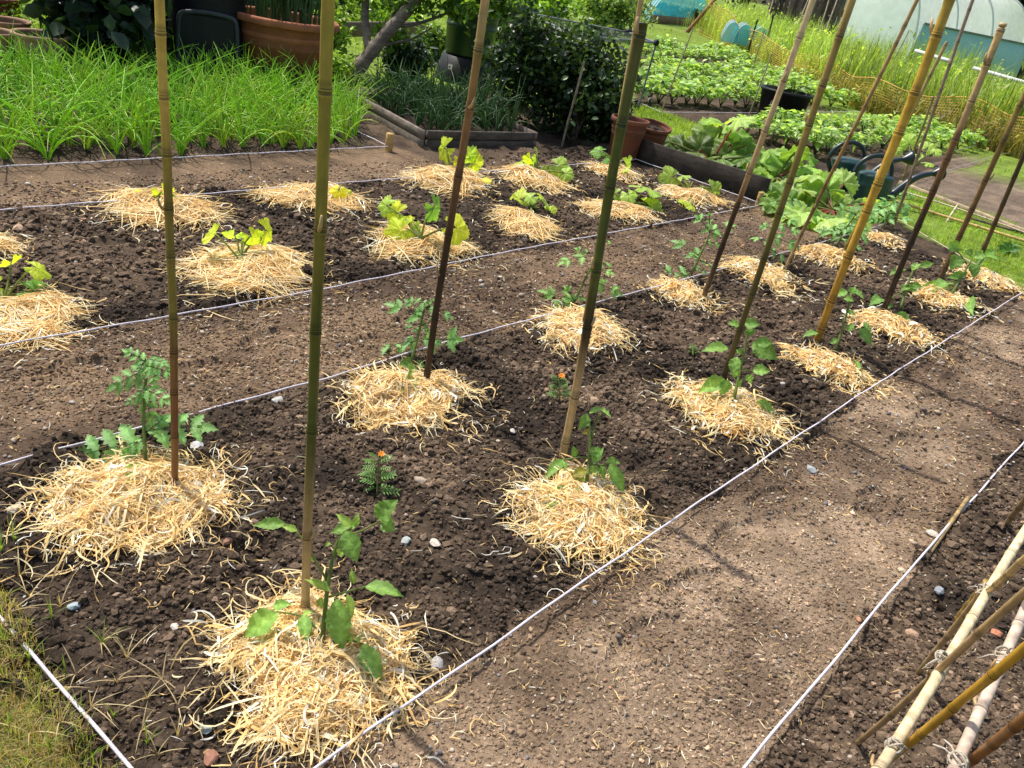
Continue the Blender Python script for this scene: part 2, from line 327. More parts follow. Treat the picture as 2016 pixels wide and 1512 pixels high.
# pebbles and chips
pb = Acc(); pal = np.array([[.50, .42, .33], [.38, .30, .22], [.60, .55, .48], [.22, .22, .23], [.42, .22, .13], [.30, .24, .18], [.16, .13, .11]])
for n, a_, b_ in ((26000, .0014, .0032), (3600, .003, .0062)):
    x, y, z = scatter(n, -3.6, .5, .2, 5.2, lambda z, x, y: (z > 0) & (rng.random(len(x)) < np.where(z == 2, .9, np.where(x > -.2, .75, .28))))
    r = rng.uniform(a_, b_, len(x)) * np.clip(np.hypot(x, y) / 1.6, 1, 2.0)
    rocks(pb, np.stack([x, y, hgt(x, y, True, z) + r * .4], -1), r, pal[rng.choice(7, len(x), p=[.22, .22, .07, .08, .07, .2, .14])] * rng.uniform(.7, 1.15, (len(x), 1)), .22, .7)
tag(pb.build('gravel', M_stone), 'small pale and grey pebbles and chips scattered over the soil', 'gravel', kind='stuff')
# straw litter
STRAWC = np.array([[.98, .77, .40], [.95, .68, .29], [.98, .86, .54], [.80, .51, .20], [.96, .64, .24], [.98, .95, .82]])
def strands(acc, x, y, L, w, curl, zfun, lift, C, k=6, flutter=.4):
    n = len(x); a = rng.random(n) * 2 * PI if np.ndim(curl) == 0 else curl[1]; cu = curl if np.ndim(curl) == 0 else curl[0]
    kap = rng.normal(0, 1, n) * cu; P = np.zeros((n, k, 3)); px, py = x.copy(), y.copy(); st = L / (k - 1)
    for i in range(k):
        P[:, i, 0] = px; P[:, i, 1] = py; P[:, i, 2] = zfun(px, py); a = a + kap + rng.normal(0, .3, n) * cu; a = a + np.where(rng.random(n) < .13, rng.normal(0, 1.0, n), 0) * (1 if np.max(cu) > .2 else .15); px = px + np.cos(a) * st; py = py + np.sin(a) * st
    P[:, 1:-1, 2] = (P[:, :-2, 2] + P[:, 2:, 2] + P[:, 1:-1, 2]) / 3
    P[:, :, 2] += lift[:, None] + np.abs(np.sin(np.linspace(0, PI, k)))[None] * (rng.random(n) * flutter * L * .35)[:, None]
    T = np.gradient(P, axis=1); T /= np.linalg.norm(T, axis=2, keepdims=True) + 1e-9
    sdv = np.stack([-T[..., 1], T[..., 0], np.zeros_like(T[..., 0])], -1); sdv /= np.linalg.norm(sdv, axis=2, keepdims=True) + 1e-9
    ro = (rng.normal(0, .5, n)[:, None] + np.linspace(-1, 1, k)[None] * rng.normal(0, .7, n)[:, None])[..., None]; sdv = sdv * np.cos(ro) + np.array([0, 0, 1.0]) * np.sin(ro)
    tp = np.minimum(1, np.minimum(np.arange(k), k - 1 - np.arange(k)) * .5 + .45)
    ribbons(acc, P, w[:, None] * tp[None], sdv, C)
li = Acc()
def litter(n, keep, L0, L1):
    x, y, z = scatter(n, -3.7, .5, .2, 5.2, keep); d = np.clip(np.hypot(x, y) / 1.6, 1, 2)
    C = STRAWC[rng.integers(0, 6, len(x))] * rng.uniform(.5, 1.0, (len(x), 1))
    strands(li, x, y, rng.uniform(L0, L1, len(x)), rng.uniform(.0008, .0020, len(x)) * d, .35, lambda a, b: hgt(a, b, False), rng.uniform(.003, .007, len(x)), C, 4, .15)
litter(42000, lambda z, x, y: (z == 2) & (rng.random(len(x)) < .25 + vn(x, y, 3, 41)), .006, .026)
litter(24000, lambda z, x, y: (z == 1) & (rng.random(len(x)) < .35), .006, .03)
for (mx_, my_, mr_) in WET:
    n = 170; a = rng.random(n) * 2 * PI; q = mr_ * (.9 + np.abs(rng.normal(0, .36, n))); x = mx_ + q * np.cos(a); y = my_ + q * np.sin(a)
    strands(li, x, y, rng.uniform(.012, .075, n), rng.uniform(.0010, .0032, n) * max(1, math.hypot(mx_, my_) / 2), .5, lambda a, b: hgt(a, b, False), rng.uniform(.004, .009, n), STRAWC[rng.integers(0, 6, n)] * rng.uniform(.7, 1, (n, 1)), 6, .25)
tag(li.build('straw_litter', M_straw), 'loose bits of straw scattered over soil and paths', 'straw', kind='stuff')
# ------------------------------------------------------------------ straw heaps
HEIGHT = {}
def straw_heap(key, label, style, n, group):
    c, r = MC[key]; base = on(c); dist = math.hypot(c[0], c[1]); h = r * (.15 if style == 'curl' else .18); sx = rng.uniform(.92, 1.06); ph = rng.random(3) * 6
    def rad(a): return r * (1 + .13 * np.sin(2 * a + ph[0]) + .10 * np.sin(3 * a + ph[1]) + .07 * np.sin(5 * a + ph[2]))
    def dome(x, y):
        dx, dy = x - base[0], y - base[1]; q = np.hypot(dx, dy) / rad(np.arctan2(dy, dx)); g = hgt(x, y, False)
        return np.maximum(g + .002, g + h * np.clip(1 - q ** 1.7, 0, 1) * (.72 + .55 * vn(x, y, 4.5 / r * .5, 51)) + 0)
    HEIGHT[key] = lambda p: float(dome(np.array([p[0]]), np.array([p[1]]))[0])
    a = Acc(); nr, na = 9, 32; q = np.linspace(0.01, .80, nr)[:, None]; an = (np.arange(na) * 2 * PI / na)[None]; X = base[0] + q * rad(an) * np.cos(an); Y = base[1] + q * rad(an) * np.sin(an)
    a.add(np.stack([X, Y, dome(X, Y) - .006], -1).reshape(-1, 3), grid_faces(nr, na, True), np.array([.62, .38, .14]))  # dome darker than most strands: shade painted into the gaps between them
    n = int(n * 1.7); q = rng.random(n) ** .62 * .93 + np.where(rng.random(n) < .17, np.abs(rng.normal(0, .26, n)), 0); an = rng.random(n) * 2 * PI
    x = base[0] + q * rad(an) * np.cos(an); y = base[1] + q * rad(an) * np.sin(an)
    keep = rng.random(n) < np.clip(1.5 - 1.6 * np.clip(q - .45, 0, 1) - 1.5 * (vn(x, y, 2.2 / r, 52) - .35) * (q > .5), .05, 1); x, y, an, q = x[keep], y[keep], an[keep], q[keep]; n = len(x)
    C = STRAWC[rng.choice(6, n, p=[.26, .24, .18, .10, .16, .06])] * rng.uniform(.72, 1.08, (n, 1)); wsc = max(1, dist / 1.7)
    if style == 'curl':
        L = r * rng.uniform(.12, .50, n); L[rng.random(n) < .07] *= 1.7; w = (.0009 + .0042 * rng.random(n) ** 2.4) * wsc ** .75; bw = rng.random(n) < .05; w[bw] *= 2.0; L[bw] *= .7; C[bw] = STRAWC[5] * .95
        strands(a, x, y, L, w, (np.abs(rng.normal(0, .30, n)), rng.random(n) * 2 * PI), dome, rng.random(n) ** 1.5 * h * .60 + .001, C, 7, .55)
    else:
        L = r * rng.uniform(.35, 1.25, n); w = rng.uniform(.0012, .0030, n) * wsc ** .75
        ang = an + rng.normal(PI * .5, .9, n); x = x - np.cos(ang) * L * .5; y = y - np.sin(ang) * L * .5
        strands(a, x, y, L, w, (np.full(n, .035), ang), dome, rng.random(n) ** 1.5 * h * .45 + .001, C, 6, .22)
    o = a.build('straw_mulch', M_straw, loc=base); return tag(o, label, 'straw heap', group)
TG, CG = 'straw heaps round the tomato plants', 'straw heaps round the courgette plants'
for k_, lb, n in (('B', 'nearest shredded straw heap, at the foot of the tan and olive cane by the corner', 3000), ('A', 'wide shredded straw heap at the foot of the jointed yellow cane on the left', 2600),
    ('C', 'shredded straw heap at the foot of the dark brown cane left of centre', 1700), ('Dm', 'large shredded straw heap below the green and tan cane in the middle front', 2200),
    ('D2', 'shredded straw heap behind the green cane, beside the dark middle soil', 1300), ('E', 'small round straw heap left of the leaning dark brown and tan cane', 900),
    ('Fm', 'shredded straw heap by the slender olive cane, touching the right string', 1500), ('Gm', 'straw heap at the foot of the thick golden cane on the right', 1200),
    ('Hm', 'straw heap at the foot of the dark cane with a split top', 1000), ('I', 'straw heap under broad tomato leaves, last but one along the right string', 800),
    ('O', 'farthest straw heap in the right row, beside the grass strip', 700), ('J', 'flat straw heap behind the slender olive cane in the far left row', 900),
    ('L', 'straw heap directly behind the thick golden cane in the far left row', 700), ('M', 'smallest and farthest straw heap, beside the rhubarb leaves', 500)):
    straw_heap(k_, lb, 'curl', n, TG)
for k_, lb, n in (('Q1', 'straw heap at the left picture edge under a young courgette plant', 1100), ('Q2', 'straw heap with long loose stalks between the two nearest tall canes', 1000),
    ('Q3', 'straw heap under the courgette with broad yellow leaves behind the brown cane', 800), ('Q4', 'straw heap under the courgette with one bright yellow leaf facing front', 650),
    ('Q5', 'straw heap behind the green cane under a courgette with two pale round leaves', 600), ('Q6', 'last straw heap of the front courgette row, near the dark plank', 520),
    ('R0', 'straw heap cut off by the left edge in the back courgette row', 500), ('R1', 'flat straw heap behind the jointed yellow cane lying over the white string', 850),
    ('R2', 'low straw heap behind the tallest olive cane on the white string', 700), ('R3', 'straw heap before the raised bed corner under pale jagged leaves', 650),
    ('R4', 'straw heap under the courgette before the dark netted bush', 560), ('R5', 'farthest shaded straw heap before the two terracotta pots', 420)):
    straw_heap(k_, lb, 'straw', n, CG)
def mz(key, p): return np.array([p[0], p[1], HEIGHT[key](p)])
def mound_z(px, py):
    z = 0.0
    for _ in range(12):
        g = G(px, py, z); zz = max([f(g) for k, f in HEIGHT.items() if math.hypot(g[0] - MC[k][0][0], g[1] - MC[k][0][1]) < MC[k][1] * 1.2] + [hz(g)]); z = z * .5 + zz * .5
    return z
# ------------------------------------------------------------------ bamboo canes
def cane(base, top, r0, r1, stops, label, nodes=9, cat='bamboo cane', group=None, sink=.05, seed=0, stubs=2, name='bamboo_cane', wob=1.0):
    r_ = np.random.default_rng(seed + 100); base = np.asarray(base, float); top = np.asarray(top, float); d = nrm(top - base); L = np.linalg.norm(top - base)
    ax = nrm(np.cross(d, [1, .3, 0])); ay = np.cross(d, ax)
    ts = sorted(np.clip(np.linspace(0.04, .985, nodes) + r_.normal(0, .012, nodes), .015, .99)); sec = [(-sink / L, 1.0, 0)]
    for t in ts:
        e = (r0 + r1) / 2 / L
        sec += [(t - 2.2 * e, .98, 0), (t - .75 * e, 1.05, 1), (t - .42 * e, 1.13, 2), (t - .20 * e, 1.10, 3), (t - .02 * e, 1.02, 4), (t + .16 * e, 1.09, 3), (t + .38 * e, 1.10, 2), (t + .62 * e, 1.05, 3), (t + .80 * e, 1.03, 1), (t + 1.3 * e, 1.0, 4), (t + 2.2 * e, .97, 0)]
    sec += [(1.0, 1.0, 0), (1.001, .55, 3)]; sec = sorted(sec)
    tt = np.array([s[0] for s in sec]); st = np.array([s[0] for s in stops]); sc = np.array([s[1] for s in stops])
    Cc = np.stack([np.interp(tt, st, sc[:, k]) for k in range(3)], -1); kk = np.array([1, .85, 1.2, .20, .62])[[s[2] for s in sec]]; Cc = Cc * kk[:, None]
    bow = (np.sin(tt * PI) * r_.normal(0, .004) * L + np.sin(tt * 23) * .0007 * wob)[:, None] * ax + (np.sin(tt * PI * 2) * r_.normal(0, .002) * L)[:, None] * ay
    P = base + d * (tt * L)[:, None] + bow; rr = (r0 + (r1 - r0) * np.clip(tt, 0, 1)) * np.array([s[1] for s in sec])
    a = Acc(); tube(a, P, rr, Cc, 14)
    for j in range(stubs):
        t = ts[(j * 3 + seed) % len(ts)]; p = base + d * t * L; q = r_.random() * 6; o_ = ax * math.cos(q) + ay * math.sin(q); rb = r0 + (r1 - r0) * t
        tube(a, [p + o_ * rb * .6, p + o_ * rb * 1.4 + d * rb * 1.2, p + o_ * rb * 1.8 + d * rb * 3], [rb * .38, rb * .34, rb * .22], np.array([.55, .38, .18]), 6)
    o = a.build(name, M_bamboo, loc=base); return tag(o, label, cat, group)
YEL = (.62, .42, .09); OLV = (.30, .23, .05); GRN = (.095, .115, .022); DKB = (.060, .032, .018); BRN = (.20, .10, .045); TAN = (.66, .45, .21); RED = (.28, .11, .045); PALE = (.80, .63, .38); GOLD = (.70, .43, .06)
CANES = [ # key, base, sight at top, extend, width at mid (px), colour stops, label, nodes
 ('A', (343, 955), (312, 0), 1.25, 18, [(0, RED), (.1, (.30, .16, .05)), (.14, RED), (.30, (.26, .14, .045)), (.34, OLV), (.56, (.28, .21, .045)), (.64, (.62, .42, .09)), (1, (.72, .47, .10))], 'short-jointed cane, red brown at the foot and yellow above, standing at the left', 13),
 ('B', (600, 1205), (642, 0), 1.25, 24, [(0, TAN), (.255, (.50, .32, .13)), (.265, GRN), (.48, (.12, .125, .02)), (.55, (.26, .22, .04)), (.70, (.34, .28, .045)), (.76, (.48, .37, .06)), (1, (.5, .38, .06))], 'tallest thick cane, tan at the foot and olive above, nearest the front corner', 8),
 ('C', (838, 757), (950, 0), 1.2, 17, [(0, DKB), (.35, DKB), (.5, BRN), (.68, (.34, .17, .07)), (.75, (.40, .28, .09)), (.8, TAN), (1, TAN)], 'cane dark brown at the foot and pale tan at the top, left of centre', 9),
 ('D', (1106, 905), (1265, 45), 1.0, 21, [(0, TAN), (.23, TAN), (.27, (.07, .035, .015)), (.4, (.05, .04, .014)), (.5, GRN), (.8, (.07, .085, .016)), (1, (.12, .12, .03))], 'dark green cane with a tan foot and a cut top beside a thinner tan cane', 7),
 ('D2', (1148, 645), (1262, 0), 1.05, 10, [(0, BRN), (.2, (.35, .2, .09)), (.4, TAN), (1, TAN)], 'thin tan cane standing close behind the dark green cane', 8),
 ('E', (1385, 586), (1600, 0), 1.05, 13, [(0, (.25, .16, .08)), (.12, DKB), (.3, DKB), (.36, BRN), (.5, TAN), (1, PALE)], 'leaning cane, nearly black below and pale tan above, right of the small round heap', 8),
 ('F', (1423, 747), (1678, 0), 1.05, 15, [(0, (.10, .08, .03)), (.4, (.15, .12, .03)), (.6, (.26, .2, .05)), (.8, (.45, .31, .09)), (1, (.5, .36, .13))], 'slender olive cane rising from the heap at the right string', 10),
 ('G', (1608, 672), (1869, 0), 1.03, 19, [(0, (.42, .21, .035)), (.5, GOLD), (.85, GOLD), (1, (.34, .26, .05))], 'thick golden yellow cane on the right', 9),
 ('H', (1738, 614), (1972, 55), 1.0, 14, [(0, (.1, .05, .03)), (.1, (.04, .025, .016)), (.4, (.07, .04, .022)), (.55, BRN), (.7, (.32, .18, .08)), (.76, TAN), (1, TAN)], 'dark brown cane whose pale top ends in a split', 10),
 ('I', (1850, 552), (2016, 190), 1.5, 12, [(0, (.22, .13, .07)), (.2, BRN), (.5, (.2, .13, .04)), (.7, (.38, .27, .07)), (1, GOLD)], 'brown cane leaning out of the right picture edge, third from the string end', 9),
 ('J', (1545, 530), (1805, 0), 1.05, 8, [(0, TAN), (.2, BRN), (.5, (.42, .24, .09)), (1, (.5, .34, .16))], 'thin reddish tan cane between the olive cane and the golden cane', 11),
 ('L', (1659, 499), (1863, 85), 1.0, 7, [(0, OLV), (.5, (.4, .28, .09)), (1, (.55, .42, .2))], 'thin cane with a bare pointed top half hidden behind the golden cane', 7),
 ('M', (1757, 448), (1915, 0), 1.05, 7, [(0, (.3, .19, .12)), (.5, (.33, .22, .14)), (1, (.45, .33, .26))], 'thin grey brown cane at the farthest straw heap', 11),
 ('N', (1776, 358), (1838, 190), 1.0, 5, [(0, OLV), (1, (.34, .26, .12))], 'short thin stick beside the squash plant', 4),
 ('O', (1932, 502), (2016, 305), 2.2, 10, [(0, BRN), (.4, DKB), (.7, BRN), (1, TAN)], 'last dark cane at the right picture edge by the grass strip', 10)]
for i, (k_, b, t, ext, wpx, stops, lb, nd) in enumerate(CANES):
    zb = mound_z(*b); B0 = G(*b, zb); d_ = ray(*t); d_ = d_ / np.linalg.norm(d_[:2]); T0 = CAM + d_ * (B0 - CAM)[:2].dot(d_[:2]); T1 = B0 + (T0 - B0) * ext; B0 = B0 + (B0 - T0) / (T0[2] - B0[2]) * (zb - hz(B0)); rad_ = wpx / 2 * K((B0 + T0) / 2) * .92
    cane(B0, T1, rad_ * .93, rad_ * 1.03, stops, lb, nd, seed=i, stubs=3, group='upright canes in the tomato bed')
# ------------------------------------------------------------------ strings and pegs
def string(pts, label, z=.022, r=.0022, c=(.80, .74, .80), name='garden_string'):
    a = Acc(); P = []
    for (p, q) in zip(pts[:-1], pts[1:]):
        n = max(6, int(np.linalg.norm(np.array(q) - np.array(p)) / .03)); t = np.linspace(0, 1, n, endpoint=False)[:, None]; P.append(np.array(p) * (1 - t) + np.array(q) * t)
    P = np.concatenate(P + [np.array([pts[-1]])]); s = np.arange(len(P)); P[:, 2] += np.sin(s * .9) * .0012; P[:, 0] += np.sin(s * .37 + 1) * .0012
    tube(a, P, r, np.array(c)[None] * (1 + .12 * np.sin(s * 2.1))[:, None], 7)
    return tag(a.build(name, M_string, loc=P[0]), label, 'string', 'white strings marking the beds')
def gp(px, py, z=.023): return G(px, py, z)
string([gp(560, 1560), gp(620, 1512), gp(1300, 1040), gp(1700, 772), gp(2012, 576, .03)], 'white string along the right edge of the tomato bed', r=.0026)
string([gp(1430, 1560), gp(1465, 1512), gp(1800, 1110), gp(2016, 870), gp(2200, 655)], 'white string right of the trodden path, before the tied canes', r=.0028)
string([gp(-120, 948), gp(0, 915), gp(640, 745), gp(880, 672), gp(1270, 570), gp(1600, 482), gp(1745, 440)], 'white string along the left edge of the tomato bed', r=.0026)
string([gp(-120, 702), gp(0, 680), gp(630, 570), gp(1000, 495), gp(1492, 405)], 'white string along the front of the courgette straw heaps', r=.0026)
string([gp(-120, 424), gp(0, 413), gp(800, 350), gp(1250, 314, .03)], 'white string along the back courgette row', r=.0026)
string([gp(-120, 334), gp(0, 328), gp(764, 288, .03)], 'white string in front of the green onion bed', r=.0028)
string([gp(-90, 1112), gp(0, 1215), gp(130, 1365), gp(300, 1560)], 'white string crossing the grassy near corner', r=.0030)
string([gp(1248, 312, .03), gp(1492, 398, .03)], 'white string along the foot of the dark plank', r=.0025)
string([gp(1765, 430), gp(2012, 574, .03)], 'pale cord at the far end of the tomato bed beside the grass', r=.0028, c=(.62, .5, .36))
string([gp(690, 252), gp(764, 287, .03)], 'short string running from the raised bed to the front peg', r=.0025)
string([gp(1205, 180), gp(1303, 221), gp(1490, 222)], 'white string round the near end of the potato bed', r=.0028)
string([gp(1590, 221), gp(1725, 219)], 'white string ending right of the black bin', r=.0028)
string([gp(1780, 362), gp(1900, 325), gp(2080, 268)], 'white string crossing the stony soil on the right', r=.0028, c=(.5, .46, .45))
string([gp(1880, 297), gp(1992, 268)], 'farther white string at the stony soil', r=.0025)
def peg(px, py, hpx, wpx, label, c=(.52, .34, .13)):
    b = G(px, py); k = K(b); a = Acc(); h = hpx * k; r = wpx / 2 * k
    V = []; n = 10
    for z, q in ((-.04, .9), (h * .3, 1), (h * .97, .98), (h, .88)):
        an = np.arange(n) * 2 * PI / n; V.append(np.stack([b[0] + np.cos(an) * r * q, b[1] + np.sin(an) * r * q, np.full(n, z)], -1))
    a.add(np.concatenate(V), [grid_faces(4, n, True), (np.arange(n) + 3 * n)[None]], c)
    return tag(a.build('wooden_peg', M_wood, loc=b), label, 'peg')
peg(765, 296, 33, 16, 'short wooden peg before the raised bed corner'); peg(1246, 312, 28, 12, 'dark wooden peg between the pots and the plank end', (.26, .17, .08)); peg(1492, 402, 24, 11, 'pale wooden peg at the lower end of the dark plank')
# stick lying at the right string and sticks by the grass
def lying(p0, p1, r, c, label, z0=.012, z1=.012, name='bamboo_stick', nodes=4):
    return cane(G(*p0, z0), G(*p1, z1), r, r, [(0, c), (1, c)], label, nodes, 'stick', sink=0.0, seed=int(p0[0]), stubs=0, name=name)
lying((1824, 1097), (1904, 983), .006, (.42, .29, .12), 'short stick lying against the right string', .01, .035)
lying((1738, 388), (2030, 478), .010, (.62, .42, .14), 'long yellow cane lying on the grass strip', .03, .03)
lying((1760, 372), (2030, 462), .006, (.55, .42, .30), 'thin pale cane lying along the stony soil edge', .02, .02)
lying((1862, 438), (1884, 405), .007, (.6, .5, .34), 'stub of pale stick pushed upright in the grass strip', .0, .10)
lying((1905, 428), (1990, 452), .009, (.16, .10, .08), 'dark stick lying between grass and stony soil', .03, .03)
lying((1890, 1215), (1937, 1155), .008, (.34, .22, .05), 'short olive stick crossing behind the tied frame', .12, .22)
# ------------------------------------------------------------------ tied cane frame, front right
FC = [((1715, 1540), .33, (2040, 1012), .36, 10, PALE, 'pale cane lying level along the top of the tied frame'), ((1868, 1540), .42, (2040, 1150), .46, 11, (.70, .54, .42), 'whitish cane at the right of the tied frame'),
 ((1690, 1462), .0, (2050, 1138), .62, 7, (.42, .28, .13), 'thin brown cane slanting up from the soil through the tied frame'), ((1740, 1505), .24, (2050, 1250), .62, 9, (.55, .31, .03), 'golden cane slanting through the tied frame'),
 ((1880, 1522), .34, (2050, 1392), .60, 10, (.30, .13, .03), 'dark orange brown cane at the bottom right corner'), ((1808, 1325), .0, (1938, 1160), .345, 6, (.48, .33, .15), 'tan cane rising from the soil behind the pale level cane'),
 ((1934, 1172), .32, (2050, 1075), .60, 7, (.56, .40, .16), 'tan cane slanting out of the right edge above the frame'), ((1976, 1040), .0, (2040, 955), .25, 6, (.36, .25, .12), 'thin brown stick stuck in the soil at the right edge')]
for i, (p0, z0, p1, z1, w, c, lb) in enumerate(FC):
    a_, b_ = G(*p0, z0), G(*p1, z1); k = K((a_ + b_) / 2); c = np.array(c)
    cane(a_, b_, w * k * .95, w * k, [(0, c * .9), (.5, c), (1, c * 1.05)], lb, 5, seed=40 + i, stubs=1, sink=.03 if z0 == 0 else .0, group='canes of the tied frame')
def knot(px, py, z, label):
    c = G(px, py, z); a = Acc(); r_ = np.random.default_rng(int(px))
    for j in range(5):
        t = np.linspace(0, 2 * PI, 15); n1 = nrm(r_.normal(0, 1, 3)); e1 = nrm(np.cross(n1, [.3, .2, 1])); e2 = np.cross(n1, e1); q = .0095 + .002 * r_.random()
        tube(a, c + np.cos(t)[:, None] * e1 * q + np.sin(t)[:, None] * e2 * q, .0016, np.array([.55, .48, .38]), 5)
    for j in range(3):
        d = nrm(r_.normal(0, 1, 3)); tube(a, [c, c + d * .018, c + d * .03 + np.array([0, 0, -.008])], [.0013] * 3, np.array([.62, .55, .45]), 5)
    tag(a.build('twine_knot', M_string, loc=c), label, 'twine knot', 'twine knots on the tied frame')
knot(1937, 1160, .345, 'topmost twine knot on the pale level cane'); knot(1856, 1296, .345, 'middle twine knot on the pale level cane'); knot(1760, 1470, .335, 'lowest twine knot on the pale level cane, beside the golden cane')
knot(1978, 1290, .445, 'upper twine knot on the whitish cane'); knot(1886, 1500, .425, 'lower twine knot on the whitish cane at the bottom edge')
# ------------------------------------------------------------------ stones
def stone(px, py, wpx, c, label, flat=.45, name='stone'):
    b = on(G(px, py)); r = wpx / 2 * K(b); r_ = np.random.default_rng(int(px * 3 + py)); a = Acc()
    e_ = {}; VV = [v for v in ICO * (1 + .45 * (r_.random((12, 1)) - .5))]; FF = []
    def mid(i, j):
        q_ = (min(i, j), max(i, j))
        if q_ not in e_: VV.append((VV[i] + VV[j]) / 2 * (1.06 + .14 * (r_.random() - .5))); e_[q_] = len(VV) - 1
        return e_[q_]
    for (i, j, k) in ICOF: x_, y_, z_ = mid(i, j), mid(j, k), mid(k, i); FF += [[i, x_, z_], [x_, j, y_], [z_, y_, k], [x_, y_, z_]]
    V = np.array(VV) * np.array([1, .75, flat]); an = r_.random() * 6; V = np.stack([V[:, 0] * math.cos(an) - V[:, 1] * math.sin(an), V[:, 0] * math.sin(an) + V[:, 1] * math.cos(an), V[:, 2]], -1) * r
    a.add(V + b + np.array([0, 0, r * flat * .3 + .003]), np.array(FF), np.array(c) * .78 * (.85 + .3 * r_.random((len(V), 1)))); tag(a.build(name, M_stone, smooth=False, loc=b), label, 'stone')
for s_ in ((855, 1077, 30, (.72, .64, .55), 'white jagged stone between the two nearest heaps'), (798, 1072, 26, (.52, .55, .52), 'pale grey flake left of the white jagged stone'), (1008, 854, 17, (.75, .68, .60), 'small white stone in the dark middle soil'),
 (448, 1074, 24, (.36, .19, .12), 'reddish stone right of the wide left heap'), (147, 1204, 27, (.52, .60, .62), 'bluish white flake in the near left soil'), (344, 1244, 22, (.75, .66, .58), 'white pebble in front of the left heap'),
 (405, 1440, 28, (.40, .45, .42), 'grey green slate chip near the bottom left'), (415, 1500, 40, (.42, .20, .13), 'broken red brick piece at the bottom edge'), (30, 1012, 34, (.62, .52, .38), 'cream stone at the left edge below the wide heap'),
 (827, 949, 26, (.50, .40, .30), 'tan stone right of the near marigold'), (1798, 1237, 30, (.55, .36, .24), 'orange tan pot shard left of the tied frame'), (1957, 1255, 30, (.60, .24, .13), 'bright red shard among the tied canes'),
 (1692, 1222, 20, (.55, .27, .16), 'small orange shard on the right string'), (1776, 1122, 20, (.75, .62, .42), 'round cream pebble at the right string'), (1832, 1055, 24, (.72, .66, .56), 'white stone beside the lying stick'),
 (1598, 930, 28, (.45, .48, .50), 'grey slate chip on the path by the right string'), (1845, 1167, 28, (.34, .36, .40), 'blue grey stone left of the tied frame'), (860, 1305, 34, (.46, .44, .44), 'grey slate flake right of the nearest heap'),
 (388, 884, 30, (.66, .63, .66), 'pale flat flake behind the wide left heap'), (545, 795, 26, (.60, .58, .54), 'pale grey stone behind the tall olive cane'), (935, 838, 14, (.5, .42, .33), 'small tan pebble in the middle soil')):
    stone(*s_)
